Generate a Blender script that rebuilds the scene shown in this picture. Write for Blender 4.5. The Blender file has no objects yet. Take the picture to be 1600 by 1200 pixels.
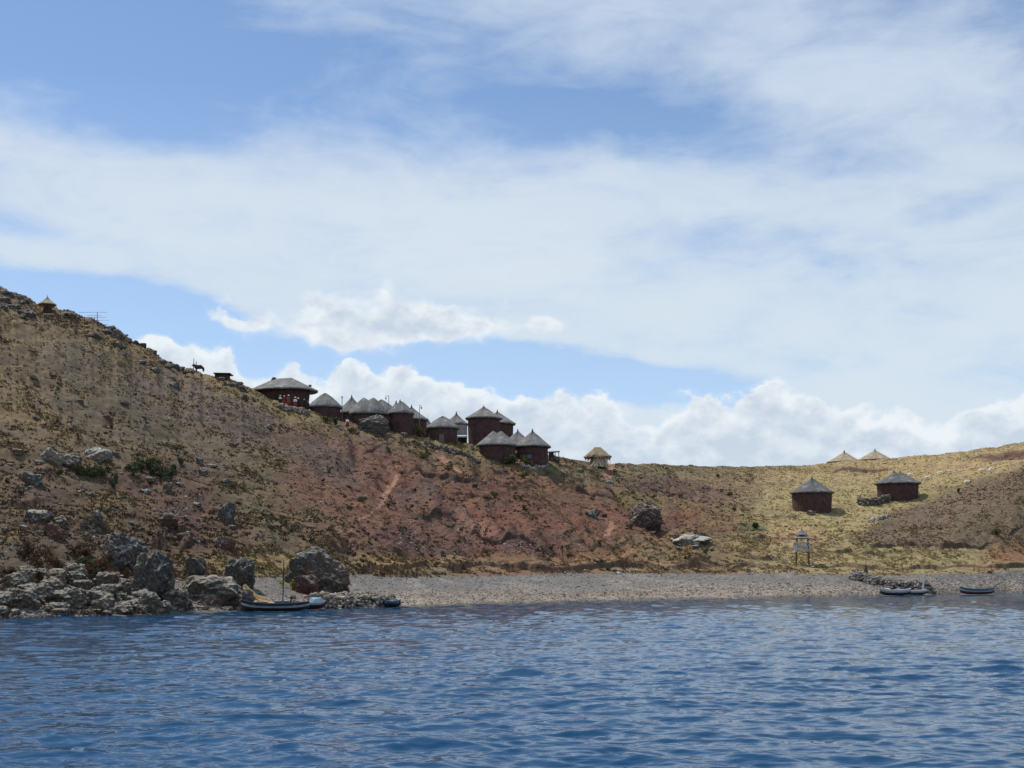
import bpy, bmesh, math, random
import numpy as np
from mathutils import Vector, Matrix

random.seed(7); RNG = np.random.default_rng(7)
scene = bpy.context.scene
COL = scene.collection

# ---------------------------------------------------------------- camera
EYE = 2.6; F = 2000.0; CX = 800.0; HY = 900.0      # eye height, focal length and horizon in 1600x1200 units
cam_d = bpy.data.cameras.new('camera'); cam = bpy.data.objects.new('camera', cam_d); COL.objects.link(cam)
cam.location = (0, 0, EYE); cam.rotation_euler = (math.radians(90), 0, 0)
cam_d.sensor_width = 36; cam_d.lens = 36 * F / 1600; cam_d.shift_y = (HY - 600) / 1600
cam_d.clip_start = 0.2; cam_d.clip_end = 12000
scene.camera = cam

# ---------------------------------------------------------------- light
SUN_DIR = Vector((-0.40, 0.30, 0.87)).normalized()      # towards the sun
sun_el = math.asin(SUN_DIR.z); sun_az = math.atan2(SUN_DIR.x, SUN_DIR.y)
sd = bpy.data.lights.new('sun', 'SUN'); sd.energy = 4.1; sd.angle = math.radians(0.55); sd.color = (1.0, 0.93, 0.82)
so = bpy.data.objects.new('sun', sd); COL.objects.link(so)
so.rotation_euler = SUN_DIR.to_track_quat('Z', 'Y').to_euler(); so.location = (0, 0, 300)
scene.view_settings.view_transform = 'Standard'; scene.view_settings.look = 'None'
scene.view_settings.exposure = 0.0; scene.view_settings.gamma = 1.0; scene.view_settings.use_curve_mapping = False

# ---------------------------------------------------------------- world
world = bpy.data.worlds.new('World'); scene.world = world; world.use_nodes = True
nt = world.node_tree; nt.nodes.clear(); N = nt.nodes; L = nt.links
def node(t, **k):
    n = N.new(t)
    for a, b in k.items(): setattr(n, a, b)
    return n
def setin(n, i, v):
    if hasattr(v, 'links') or isinstance(v, bpy.types.NodeSocket): L.new(v, n.inputs[i])
    else: n.inputs[i].default_value = v
def M(op, a, b=None, c=None, clamp=False):
    n = node('ShaderNodeMath', operation=op, use_clamp=clamp); setin(n, 0, a)
    if b is not None: setin(n, 1, b)
    if c is not None: setin(n, 2, c)
    return n.outputs[0]
def VM(op, a, b=None):
    n = node('ShaderNodeVectorMath', operation=op); setin(n, 0, a)
    if b is not None: setin(n, 1, b)
    return n.outputs[1] if op in ('LENGTH', 'DOT_PRODUCT') else n.outputs[0]
def SM(v, a, b, c=0.0, d=1.0, kind='SMOOTHSTEP'):
    n = node('ShaderNodeMapRange', interpolation_type=kind)
    setin(n, 0, v); setin(n, 1, a); setin(n, 2, b); setin(n, 3, c); setin(n, 4, d)
    return n.outputs[0]
def NOISE(vec, scale, detail=3, rough=0.5, dist=0.0):
    n = node('ShaderNodeTexNoise'); setin(n, 'Vector', vec)
    n.inputs['Scale'].default_value = scale; n.inputs['Detail'].default_value = detail
    n.inputs['Roughness'].default_value = rough; n.inputs['Distortion'].default_value = dist
    return n
def MAP(vec, loc=(0, 0, 0), rot=(0, 0, 0), scale=(1, 1, 1), kind='POINT'):
    n = node('ShaderNodeMapping', vector_type=kind); setin(n, 0, vec)
    n.inputs['Location'].default_value = loc; n.inputs['Rotation'].default_value = rot; n.inputs['Scale'].default_value = scale
    return n.outputs[0]
def MIXC(f, a, b):
    n = node('ShaderNodeMix', data_type='RGBA'); setin(n, 0, f); setin(n, 6, a); setin(n, 7, b)
    return n.outputs[2]
def ae(px, py):
    u = (px - CX) / F; v = (HY - py) / F; az = math.atan(u)
    return az, math.atan(v * math.cos(az))
tc = node('ShaderNodeTexCoord')
d = VM('NORMALIZE', tc.outputs['Generated'])
sep = node('ShaderNodeSeparateXYZ'); L.new(d, sep.inputs[0])
az = M('ARCTAN2', sep.outputs[0], sep.outputs[1]); el = M('ARCSINE', sep.outputs[2])
cmb = node('ShaderNodeCombineXYZ'); L.new(az, cmb.inputs[0]); L.new(el, cmb.inputs[1]); P = cmb.outputs[0]
Pst = MAP(P, scale=(1, 2.6, 1), rot=(0, 0, 0.10))
w1 = NOISE(Pst, 5.0, 3, 0.55); w2 = NOISE(Pst, 17.0, 4, 0.6)
off = VM('ADD', VM('MULTIPLY', VM('SUBTRACT', w1.outputs['Color'], (0.5, 0.5, 0.5)), (0.10, 0.06, 0)),
                VM('MULTIPLY', VM('SUBTRACT', w2.outputs['Color'], (0.5, 0.5, 0.5)), (0.045, 0.02, 0)))
PW = VM('ADD', P, off)
def blob(px, py, rx, ry, rot, w, pw=PW):
    a, e = ae(px, py)
    m = MAP(pw, (a, e, 0), (0, 0, math.radians(rot)), (rx / F, ry / F, 1), 'TEXTURE')
    g = VM('LENGTH', m)
    return M('MULTIPLY', SM(g, 0.0, 1.45, 1.0, 0.0, 'SMOOTHSTEP'), w)
holes = [(260, 95, 640, 125, -2, .92), (120, 60, 330, 150, 0, .35), (960, 150, 330, 55, -6, .40), (1060, 222, 290, 62, -3, .80), (800, 175, 240, 60, -6, .30),
         (1235, 385, 170, 34, -4, .50), (1480, 390, 160, 20, 0, .20), (90, 468, 330, 50, -9, 1.3), (330, 520, 230, 62, -12, 1.3), (20, 330, 190, 24, -6, .30),
         (640, 575, 330, 42, -4, 1.1), (950, 592, 260, 36, -5, 1.2), (1595, 20, 70, 80, 0, .55), (1380, 10, 110, 34, 0, .35), (1330, 270, 150, 34, 8, .42), (1480, 320, 90, 22, 12, .28),
         (1210, 150, 120, 22, -5, .22), (620, 30, 200, 50, 0, .12)]
acc = None
for h in holes:
    b = blob(*h); acc = b if acc is None else M('ADD', acc, b)
veil = NOISE(MAP(P, scale=(1, 3.2, 1), rot=(0, 0, 0.16)), 7.0, 6, 0.58, 0.6).outputs['Fac']
veil2 = NOISE(MAP(P, scale=(1, 2.2, 1), rot=(0, 0, -0.35)), 26.0, 5, 0.6, 0.8).outputs['Fac']
vv = M('ADD', M('MULTIPLY', M('SUBTRACT', veil, 0.5), 1.25), M('MULTIPLY', M('SUBTRACT', veil2, 0.5), 0.42))
high = SM(el, 0.34, 0.52, 0.0, 0.50)                 # above the frame the veil thins to open sky
top = SM(el, 0.26, 0.44, 0.0, 0.16)
cover = M('SUBTRACT', M('ADD', M('SUBTRACT', M('SUBTRACT', 0.93, high), top), M('MULTIPLY', vv, 1.15)), acc)
cover = M('MAXIMUM', SM(cover, -0.35, 1.12, 0.0, 0.96, 'SMOOTHSTEP'), SM(el, 0.12, 0.36, 0.52, 0.08, 'LINEAR'))
# cumulus banks: their outline as a curve of elevation over azimuth
A0, A1 = -0.46, 0.46; E0, E1 = 0.0, 0.30
def curve(pts):
    n = node('ShaderNodeFloatCurve'); c = n.mapping.curves[0]
    q = []
    for px, py in pts:
        a, e = ae(px, py); q.append(((a - A0) / (A1 - A0), (e - E0) / (E1 - E0)))
    q = [p for p in q if 0.0 <= p[0] <= 1.0]
    while len(c.points) < len(q): c.points.new(0.5, 0.5)
    for p, v in zip(c.points, q): p.location = v; p.handle_type = 'AUTO'
    n.mapping.extend = 'HORIZONTAL'; n.mapping.update()
    L.new(SM(az, A0, A1, 0, 1, 'LINEAR'), n.inputs['Value'])
    return M('ADD', M('MULTIPLY', n.outputs[0], E1 - E0), E0)
c_top = curve([(-140, 560), (60, 552), (150, 542), (200, 524), (260, 522), (300, 540), (330, 530), (362, 543), (385, 578), (440, 572), (500, 580), (565, 563), (600, 577), (650, 574), (700, 584), (780, 597), (850, 607), (885, 598), (930, 600), (970, 620), (1050, 630), (1120, 622), (1160, 606), (1210, 590), (1262, 606), (1320, 632), (1420, 638), (1455, 656), (1520, 642), (1600, 618), (1730, 600)])
m_top = curve([(-140, 560), (295, 520), (325, 490), (375, 474), (440, 480), (475, 462), (512, 448), (555, 458), (580, 466), (625, 456), (665, 456), (720, 464), (800, 476), (850, 492), (900, 522), (1730, 560)])
m_bot = curve([(-140, 490), (295, 495), (335, 512), (385, 526), (440, 534), (500, 552), (590, 556), (700, 544), (800, 528), (860, 512), (900, 495), (1730, 480)])
bil = NOISE(MAP(P, scale=(1, 1.25, 1)), 24.0, 7, 0.58, 0.3).outputs['Fac']
vor = node('ShaderNodeTexVoronoi', feature='SMOOTH_F1'); vor.inputs['Scale'].default_value = 34; vor.inputs['Smoothness'].default_value = 0.5
L.new(VM('ADD', P, VM('MULTIPLY', VM('SUBTRACT', NOISE(P, 30, 4).outputs['Color'], (.5, .5, .5)), (0.03, 0.03, 0))), vor.inputs['Vector'])
puff = M('ADD', M('MULTIPLY', M('SUBTRACT', bil, 0.5), 0.055), M('MULTIPLY', M('SUBTRACT', 0.42, vor.outputs['Distance']), 0.026))
d1 = M('ADD', M('SUBTRACT', c_top, el), puff)                  # >0 inside the bank
cum1 = SM(d1, -0.003, 0.005, 0, 0.95)
d2 = M('MINIMUM', M('ADD', M('SUBTRACT', m_top, el), puff), M('ADD', M('SUBTRACT', el, m_bot), M('MULTIPLY', puff, 0.5)))
cum2 = SM(d2, -0.003, 0.008, 0, 0.95)
# lit rims and grey bellies inside the cumulus (density difference towards the sun)
def relief(sc, amp):
    a = NOISE(MAP(P, scale=(1, 1.3, 1)), sc, 6, 0.56).outputs['Fac']
    b = NOISE(MAP(P, loc=(-0.004, 0.012, 0), scale=(1, 1.3, 1)), sc, 6, 0.56).outputs['Fac']
    return M('MULTIPLY', M('SUBTRACT', a, b), amp)
rel = M('ADD', relief(22, 2.6), relief(60, 0.9))
dd = M('MAXIMUM', M('MULTIPLY', d1, cum1), M('MULTIPLY', d2, cum2))
rim = SM(dd, 0.0, 0.022, 1.0, 0.0)
lit = M('ADD', M('ADD', M('MULTIPLY', rim, 0.75), rel), 0.22, clamp=True)
cumcol = MIXC(lit, (0.585, 0.665, 0.765, 1), (0.88, 0.92, 0.945, 1))
cum = M('MAXIMUM', cum1, cum2)
# low on the horizon everything whitens
low = SM(el, 0.015, 0.105, 1.0, 0.0)
cumcol = MIXC(M('MULTIPLY', low, 0.75), cumcol, (0.70, 0.785, 0.85, 1))
cirrus_col = MIXC(SM(cover, 0.3, 0.95), (0.58, 0.70, 0.83, 1), (0.68, 0.78, 0.86, 1))
cirrus_col = MIXC(SM(blob(560, 330, 700, 130, -6, 1.0), 0, 1, 0, .8), cirrus_col, (0.765, 0.835, 0.885, 1))
cirrus_col = MIXC(SM(el, 0.14, 0.42), cirrus_col, (0.60, 0.70, 0.84, 1))
sky = node('ShaderNodeTexSky', sky_type='NISHITA', sun_disc=False)
sky.sun_elevation = sun_el; sky.sun_rotation = sun_az; sky.altitude = 3800; sky.air_density = 1.0; sky.dust_density = 0.6; sky.ozone_density = 2.0
skyc = VM('MULTIPLY', sky.outputs[0], (1.02, 1.10, 1.09))
bg1 = node('ShaderNodeBackground'); L.new(skyc, bg1.inputs[0]); bg1.inputs[1].default_value = 0.15
bg2 = node('ShaderNodeBackground'); L.new(MIXC(cum, cirrus_col, cumcol), bg2.inputs[0]); bg2.inputs[1].default_value = 1.0
fac = M('MAXIMUM', cover, cum)
mixs = node('ShaderNodeMixShader'); L.new(fac, mixs.inputs[0]); L.new(bg1.outputs[0], mixs.inputs[1]); L.new(bg2.outputs[0], mixs.inputs[2])
wo = node('ShaderNodeOutputWorld'); L.new(mixs.outputs[0], wo.inputs[0])

# ---------------------------------------------------------------- numpy noise
def _h(ix, iy, iz, s):
    n = (ix.astype(np.int64) * 374761393 + iy.astype(np.int64) * 668265263 + iz.astype(np.int64) * 2147483647 + s * 974711) & 0xffffffff
    n = ((n ^ (n >> 13)) * 1274126177) & 0xffffffff
    n = ((n ^ (n >> 16)) * 2246822519) & 0xffffffff
    return ((n ^ (n >> 15)) & 0xffffff) / float(0xffffff)
def vn(x, y, s=0):
    x = np.asarray(x, float); y = np.asarray(y, float)
    ix = np.floor(x); iy = np.floor(y); fx = x - ix; fy = y - iy
    fx = fx * fx * (3 - 2 * fx); fy = fy * fy * (3 - 2 * fy); z = np.zeros_like(ix)
    a = _h(ix, iy, z, s); b = _h(ix + 1, iy, z, s); c = _h(ix, iy + 1, z, s); e = _h(ix + 1, iy + 1, z, s)
    return (a * (1 - fx) + b * fx) * (1 - fy) + (c * (1 - fx) + e * fx) * fy
def fbm(x, y, o=4, s=0, g=0.5):
    r = 0; a = 1; t = 0
    for i in range(o):
        r = r + a * vn(x * 2 ** i + 13.7 * i, y * 2 ** i - 7.3 * i, s + i); t += a; a *= g
    return r / t - 0.5
def vn3(p, s=0):
    i = np.floor(p); f = p - i; f = f * f * (3 - 2 * f); r = 0
    for dx in (0, 1):
        for dy in (0, 1):
            for dz in (0, 1):
                w = (f[:, 0] if dx else 1 - f[:, 0]) * (f[:, 1] if dy else 1 - f[:, 1]) * (f[:, 2] if dz else 1 - f[:, 2])
                r = r + w * _h(i[:, 0] + dx, i[:, 1] + dy, i[:, 2] + dz, s)
    return r
def fbm3(p, o=4, s=0, g=0.5):
    r = 0; a = 1; t = 0
    for i in range(o): r = r + a * vn3(p * 2 ** i + 5.1 * i, s + i); t += a; a *= g
    return r / t - 0.5
def sst(a, b, x):
    t = np.clip((x - a) / (b - a), 0, 1); return t * t * (3 - 2 * t)
def gsm(a, sig, axis):
    k = int(3 * sig); w = np.exp(-0.5 * (np.arange(-k, k + 1) / sig) ** 2); w /= w.sum()
    pad = [(0, 0)] * a.ndim; pad[axis] = (k, k); b = np.pad(a, pad, mode='edge')
    return np.apply_along_axis(lambda v: np.convolve(v, w, 'valid'), axis, b)

# ---------------------------------------------------------------- scene helpers
def tag(o, label=None, cat=None, group=None, kind=None):
    if label: o['label'] = label
    if cat: o['category'] = cat
    if group: o['group'] = group
    if kind: o['kind'] = kind
    return o
def link(name, me, mats=None, parent=None, loc=None):
    if mats is not None:
        for m in (mats if isinstance(mats, (list, tuple)) else [mats]): me.materials.append(m)
    o = bpy.data.objects.new(name, me); COL.objects.link(o)
    if parent: o.parent = parent
    if loc is not None: o.location = loc
    return o
def empty(name, loc, label, cat, group=None, rz=0.0):
    o = bpy.data.objects.new(name, None); COL.objects.link(o); o.location = loc; o.rotation_euler = (0, 0, rz)
    return tag(o, label, cat, group)
def np_mesh(name, V, Fa, smooth=False, col=None, mi=None):
    """V (n,3), Fa (m,k) equal-sized polygons"""
    me = bpy.data.meshes.new(name); V = np.asarray(V, np.float32); Fa = np.asarray(Fa, np.int32)
    me.vertices.add(len(V)); me.vertices.foreach_set('co', V.ravel())
    k = Fa.shape[1]; me.loops.add(Fa.size); me.polygons.add(len(Fa))
    me.loops.foreach_set('vertex_index', Fa.ravel())
    me.polygons.foreach_set('loop_start', np.arange(0, Fa.size, k, dtype=np.int32))
    me.polygons.foreach_set('use_smooth', np.full(len(Fa), smooth, bool))
    if mi is not None: me.polygons.foreach_set('material_index', np.asarray(mi, np.int32))
    me.update(calc_edges=True)
    if col is not None:
        c = me.color_attributes.new('Col', 'FLOAT_COLOR', 'POINT')
        cc = np.ones((len(V), 4), np.float32); cc[:, :3] = col; c.data.foreach_set('color', cc.ravel())
    return me
class MB:
    def __init__(s): s.v = []; s.f = []; s.m = []; s.uv = None
    def add(s, vs, fs, mi=0):
        n = len(s.v); s.v += [tuple(v) for v in vs]; s.f += [tuple(i + n for i in f) for f in fs]; s.m += [mi] * len(fs)
    def box(s, c, sz, rz=0.0, mi=0, tilt=None):
        R = Matrix.Rotation(rz, 3, 'Z')
        if tilt is not None: R = R @ tilt
        vs = [Vector(c) + R @ Vector((sx * sz[0] / 2, sy * sz[1] / 2, szz * sz[2] / 2)) for sx in (-1, 1) for sy in (-1, 1) for szz in (-1, 1)]
        s.add(vs, [(0, 1, 3, 2), (4, 6, 7, 5), (0, 4, 5, 1), (2, 3, 7, 6), (0, 2, 6, 4), (1, 5, 7, 3)], mi)
    def tube(s, p0, p1, r0, r1=None, n=8, mi=0):
        r1 = r0 if r1 is None else r1; p0 = Vector(p0); p1 = Vector(p1); q = (p1 - p0).to_track_quat('Z', 'Y')
        vs = []
        for p, r in ((p0, r0), (p1, r1)):
            for i in range(n): a = 2 * math.pi * i / n; vs.append(p + q @ Vector((r * math.cos(a), r * math.sin(a), 0)))
        fs = [(i, (i + 1) % n, n + (i + 1) % n, n + i) for i in range(n)] + [tuple(range(n))[::-1], tuple(range(n, 2 * n))]
        s.add(vs, fs, mi)
    def rings(s, rings, cap0=True, cap1=True, mi=0):
        n = len(rings[0]); vs = [p for r in rings for p in r]; fs = []
        for j in range(len(rings) - 1):
            for i in range(n): fs.append((j * n + i, j * n + (i + 1) % n, (j + 1) * n + (i + 1) % n, (j + 1) * n + i))
        if cap0: fs.append(tuple(range(n))[::-1])
        if cap1: fs.append(tuple(range((len(rings) - 1) * n, len(rings) * n)))
        s.add(vs, fs, mi)
    def build(s, name, mats, parent=None, smooth=False, loc=None):
        me = bpy.data.meshes.new(name); me.from_pydata(s.v, [], s.f); me.update()
        me.polygons.foreach_set('material_index', s.m)
        if smooth: me.polygons.foreach_set('use_smooth', [True] * len(me.polygons))
        return link(name, me, mats, parent, loc)

# ---------------------------------------------------------------- materials
def mat(name):
    global nt, N, L
    m = bpy.data.materials.new(name); m.use_nodes = True; nt = m.node_tree; N = nt.nodes; L = nt.links; N.clear()
    b = node('ShaderNodeBsdfPrincipled'); o = node('ShaderNodeOutputMaterial'); L.new(b.outputs[0], o.inputs[0])
    b.inputs['Roughness'].default_value = 0.9; b.inputs['Specular IOR Level'].default_value = 0.2
    return m, b
def bump(b, h, strength=0.5, dist=0.05):
    n = node('ShaderNodeBump'); n.inputs['Strength'].default_value = strength; n.inputs['Distance'].default_value = dist
    L.new(h, n.inputs['Height']); L.new(n.outputs[0], b.inputs['Normal'])
def ocoord(): return node('ShaderNodeTexCoord').outputs['Object']
def gpos(): return node('ShaderNodeNewGeometry').outputs['Position']
def simple(name, c, var=0.25, scale=4.0, rough=0.85, bmp=0.3, world_=False):
    m, b = mat(name); v = gpos() if world_ else ocoord()
    n = NOISE(v, scale, 5, 0.6).outputs['Fac']
    b.inputs['Roughness'].default_value = rough
    L.new(MIXC(SM(n, 0.3, 0.7, 0, 1, 'LINEAR'), tuple(x * (1 - var) for x in c) + (1,), tuple(min(1, x * (1 + var)) for x in c) + (1,)), b.inputs['Base Color'])
    if bmp: bump(b, n, bmp, 0.03)
    return m
def vcol(name, rough=0.92, scale=3.0, amp=0.55, bmp=0.6, bd=0.06, scale2=11.0):
    m, b = mat(name); v = gpos(); a = node('ShaderNodeVertexColor', layer_name='Col').outputs[0]
    n1 = NOISE(v, scale, 6, 0.65).outputs['Fac']; n2 = NOISE(v, scale2, 4, 0.7).outputs['Fac']
    f = M('ADD', M('MULTIPLY', M('SUBTRACT', n1, 0.5), amp * 2), M('MULTIPLY', M('SUBTRACT', n2, 0.5), amp * 1.3))
    f = M('ADD', f, 1.0); f = M('MAXIMUM', f, 0.25)
    n = node('ShaderNodeVectorMath', operation='SCALE'); L.new(a, n.inputs[0]); L.new(f, n.inputs['Scale'])
    L.new(n.outputs[0], b.inputs['Base Color']); b.inputs['Roughness'].default_value = rough
    bump(b, M('ADD', n1, M('MULTIPLY', n2, 0.5)), bmp, bd)
    return m
M_ground = vcol('ground_soil', scale=2.2, amp=0.55, bmp=0.9, bd=0.12, scale2=8.0)
M_pebble = vcol('pebble_stone', scale=6, amp=0.3, bmp=0.3)
M_grass = vcol('dry_grass', scale=2.5, amp=0.2, bmp=0.0)
def rockmat(name, dark, mid, pale, lich=0.45):
    m, b = mat(name); v = gpos(); geo = node('ShaderNodeNewGeometry')
    n1 = NOISE(v, 0.9, 6, 0.65).outputs['Fac']; n2 = NOISE(v, 4.5, 6, 0.7).outputs['Fac']
    c = MIXC(SM(n2, 0.35, 0.65), dark + (1,), mid + (1,))
    vz = node('ShaderNodeSeparateXYZ'); L.new(geo.outputs['Normal'], vz.inputs[0])
    l = SM(M('ADD', M('ADD', M('MULTIPLY', vz.outputs[2], 0.30), n1), M('MULTIPLY', M('SUBTRACT', n2, 0.5), 1.1)), 0.60, 0.82, 0, lich)
    st_ = NOISE(MAP(v, scale=(1, 1, .6)), 0.45, 4, 0.6).outputs['Fac']; c = MIXC(SM(st_, 0.52, 0.66, 0, .6), c, tuple((mid[0] * 1.15, mid[1] * .78, mid[2] * .62)) + (1,))
    c = MIXC(l, c, pale + (1,))
    L.new(c, b.inputs['Base Color']); bump(b, M('ADD', n2, n1), 0.9, 0.12)
    return m
M_rock = rockmat('grey_rock', (0.04, 0.036, 0.033), (0.125, 0.115, 0.10), (0.34, 0.335, 0.30), 0.85)
M_rockpale = rockmat('pale_rock', (0.05, 0.043, 0.036), (0.14, 0.122, 0.10), (0.34, 0.315, 0.27), 0.75)
M_rockred = rockmat('reddish_rock', (0.06, 0.035, 0.03), (0.13, 0.085, 0.07), (0.28, 0.26, 0.23), 0.6)
M_rockwhite = rockmat('bleached_rock', (0.10, 0.095, 0.08), (0.24, 0.23, 0.20), (0.48, 0.47, 0.42), 0.9)
M_rockcong = rockmat('conglomerate_rock', (0.04, 0.03, 0.029), (0.125, 0.09, 0.08), (0.32, 0.28, 0.25), 0.9)
M_adobe = simple('red_adobe', (0.076, 0.042, 0.040), 0.38, 1.3, 0.95, 0.5)
M_adobegrey = simple('pale_adobe', (0.30, 0.29, 0.28), 0.2, 1.6)
def thatch(name, c0, c1, c2):
    m, b = mat(name); uv = node('ShaderNodeUVMap').outputs[0]; v = ocoord()
    s1 = NOISE(MAP(uv, scale=(9, 0.8, 1)), 1.0, 5, 0.7).outputs['Fac']; s2 = NOISE(MAP(uv, scale=(32, 2.0, 1)), 1.0, 3, 0.6).outputs['Fac']
    p = NOISE(v, 0.8, 4, 0.6).outputs['Fac']
    c = MIXC(SM(s1, 0.3, 0.7), c0 + (1,), c1 + (1,)); c = MIXC(SM(p, 0.45, 0.75, 0, 0.7), c, c2 + (1,))
    c = MIXC(SM(s2, 0.55, 0.75, 0, 0.5), c, tuple(x * 0.55 for x in c0) + (1,))
    L.new(c, b.inputs['Base Color']); b.inputs['Roughness'].default_value = 0.95
    bump(b, M('ADD', s1, s2), 0.8, 0.06)
    return m
M_thatch = thatch('grey_thatch', (0.108, 0.109, 0.108), (0.224, 0.225, 0.222), (0.39, 0.37, 0.345))
M_thatchdark = thatch('dark_thatch', (0.07, 0.072, 0.074), (0.16, 0.162, 0.165), (0.30, 0.29, 0.275))
M_thatchtan = thatch('tan_thatch', (0.22, 0.185, 0.13), (0.38, 0.32, 0.23), (0.50, 0.43, 0.32))
M_thatchstraw = thatch('straw_thatch', (0.17, 0.145, 0.09), (0.36, 0.30, 0.19), (0.48, 0.40, 0.26))
M_twig = simple('dark_twig_bundle', (0.07, 0.055, 0.045), 0.3, 9)
M_wood = simple('weathered_wood', (0.13, 0.085, 0.055), 0.35, 7)
M_wooddark = simple('dark_wood', (0.035, 0.028, 0.024), 0.3, 8)
M_woodgrey = simple('grey_wood', (0.48, 0.48, 0.50), 0.3, 7)
M_pole = simple('grey_metal_pole', (0.16, 0.16, 0.17), 0.15, 5, 0.5)
M_glass = simple('lamp_glass', (0.35, 0.35, 0.33), 0.1, 5, 0.2, 0)
M_window = simple('blue_grey_window_pane', (0.10, 0.14, 0.17), 0.3, 5, 0.25, 0)
M_door = simple('worn_door_boards', (0.17, 0.12, 0.12), 0.3, 6)
M_tarp = simple('pale_blue_tarpaulin', (0.30, 0.46, 0.55), 0.2, 3, 0.6)
M_white = simple('chalky_white_paint', (0.60, 0.60, 0.57), 0.12, 3, 0.6)
M_blue = simple('dark_blue_paint', (0.022, 0.034, 0.048), 0.3, 3, 0.5)
M_teal = simple('faded_teal_paint', (0.06, 0.13, 0.17), 0.25, 3, 0.5)
M_hullwhite = simple('greyed_white_hull_paint', (0.33, 0.335, 0.335), 0.3, 2.5, 0.55)
M_hulldark = simple('dark_hull_bottom', (0.05, 0.03, 0.03), 0.3, 3, 0.6)
M_hullred = simple('dull_red_bottom', (0.13, 0.04, 0.035), 0.25, 3, 0.6)
M_inside = simple('bare_wood_inside', (0.17, 0.14, 0.10), 0.3, 4)
M_straw = simple('golden_straw', (0.52, 0.37, 0.17), 0.3, 6)
M_strawdull = simple('dull_straw', (0.24, 0.17, 0.10), 0.35, 6)
M_strawpale = simple('pale_straw', (0.60, 0.50, 0.34), 0.2, 6)
M_skin = simple('brown_skin', (0.22, 0.11, 0.07), 0.1, 8, 0.6, 0)
M_red = simple('red_cloth', (0.26, 0.03, 0.045), 0.2, 6)
M_whitec = simple('white_cloth', (0.75, 0.75, 0.73), 0.06, 6)
M_black = simple('black_cloth', (0.02, 0.018, 0.02), 0.2, 6)
M_orange = simple('orange_cloth', (0.25, 0.09, 0.04), 0.2, 6)
M_pink = simple('pink_plastic', (0.75, 0.16, 0.22), 0.1, 6, 0.5)
M_fleece = simple('off_white_fleece', (0.80, 0.74, 0.62), 0.2, 12)
M_fleecetan = simple('tan_fleece', (0.42, 0.30, 0.19), 0.2, 12)
M_hide = simple('dark_grey_brown_hide', (0.055, 0.045, 0.042), 0.3, 8)
def leaf(name, c):
    m, b = mat(name); n = NOISE(gpos(), 2.2, 4, 0.6).outputs['Fac']
    L.new(MIXC(SM(n, 0.35, 0.65), tuple(x * 0.55 for x in c) + (1,), tuple(x * 1.35 for x in c) + (1,)), b.inputs['Base Color'])
    b.inputs['Roughness'].default_value = 0.8
    return m
M_leafgreen = leaf('dark_green_leaves', (0.060, 0.078, 0.034))
M_leafolive = leaf('olive_leaves', (0.115, 0.115, 0.045))
M_leafrust = leaf('rust_brown_twigs', (0.125, 0.070, 0.042))
M_leafyellow = leaf('yellow_blossom', (0.40, 0.33, 0.03))

# ---------------------------------------------------------------- terrain
ctrl = {  # column : (Y, py) of beach top, foot of slope, third, two thirds, crest depth ; shore py first
 -900: (985, (70, 935), (78, 900), (105, 740), (140, 540), 185),
 -400: (975, (76, 935), (84, 900), (112, 765), (148, 590), 195),
    0: (966, (84, 935), (90, 905), (120, 790), (155, 640), 205),
  200: (961, (90, 935), (97, 902), (125, 805), (162, 690), 210),
  400: (955, (103, 928), (113, 893), (140, 812), (175, 722), 216),
  560: (950, (120, 908), (127, 891), (150, 820), (185, 742), 222),
  700: (945, (138, 903), (145, 889), (165, 828), (195, 765), 227),
  850: (941, (152, 900), (160, 886), (178, 835), (205, 780), 236),
 1000: (938, (168, 898), (178, 882), (196, 842), (225, 788), 262),
 1150: (935, (180, 897), (190, 885), (210, 845), (250, 788), 315),
 1300: (932, (188, 896), (200, 880), (222, 835), (265, 775), 345),
 1450: (929, (200, 895), (212, 875), (232, 820), (262, 768), 365),
 1600: (926, (212, 895), (222, 868), (234, 800), (250, 727), 365),
 1750: (924, (226, 893), (236, 864), (248, 780), (262, 690), 370),
 2600: (916, (340, 890), (352, 850), (365, 720), (380, 620), 430)}
crest = [(-900, 250), (-400, 345), (-60, 432), (0, 449), (30, 459), (60, 474), (110, 486), (135, 497), (160, 508), (200, 525), (240, 549), (270, 573), (300, 578), (330, 585), (360, 592), (385, 604), (400, 612), (420, 622), (450, 633), (480, 640), (520, 655), (560, 663), (600, 671), (650, 681), (700, 689), (740, 694), (800, 703), (860, 711), (900, 718), (940, 725), (1000, 725), (1060, 726), (1110, 729), (1200, 729), (1250, 727), (1300, 722), (1350, 719), (1400, 715), (1450, 711), (1500, 706), (1550, 699), (1600, 690), (1750, 664), (2600, 560)]
cols = np.concatenate([np.arange(-900, -280, 12.0), np.arange(-280, -40, 3.0), np.arange(-40, 1640, 1.4), np.arange(1640, 1880, 3.0), np.arange(1880, 2600, 12.0)])
NC = len(cols)
seg = [8, 70, 46, 120, 125, 150, 36, 16, 8]; NR = sum(seg) + 1
kc = np.array(sorted(ctrl)); 
def cint(vals): return gsm(np.interp(cols, kc, vals), 22, 0)
shore_py = np.interp(cols, kc, [ctrl[k][0] for k in kc]) + fbm(cols / 60, cols * 0, 3, 91) * 3.0
shoreY = EYE * F / (shore_py - HY)
cp = np.interp(cols, [c[0] for c in crest], [c[1] for c in crest]); crest_py = gsm(cp, 5, 0)
crestY = cint([ctrl[k][5] for k in kc])
KY = [shoreY - 7, shoreY]; KZ = [np.full(NC, -1.6), np.full(NC, -0.03)]
for j in (1, 2, 3, 4):
    y = cint([ctrl[k][j][0] for k in kc]); p = cint([ctrl[k][j][1] for k in kc]); KY.append(y); KZ.append(EYE + (HY - p) / F * y)
zc = EYE + (HY - crest_py) / F * crestY
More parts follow.
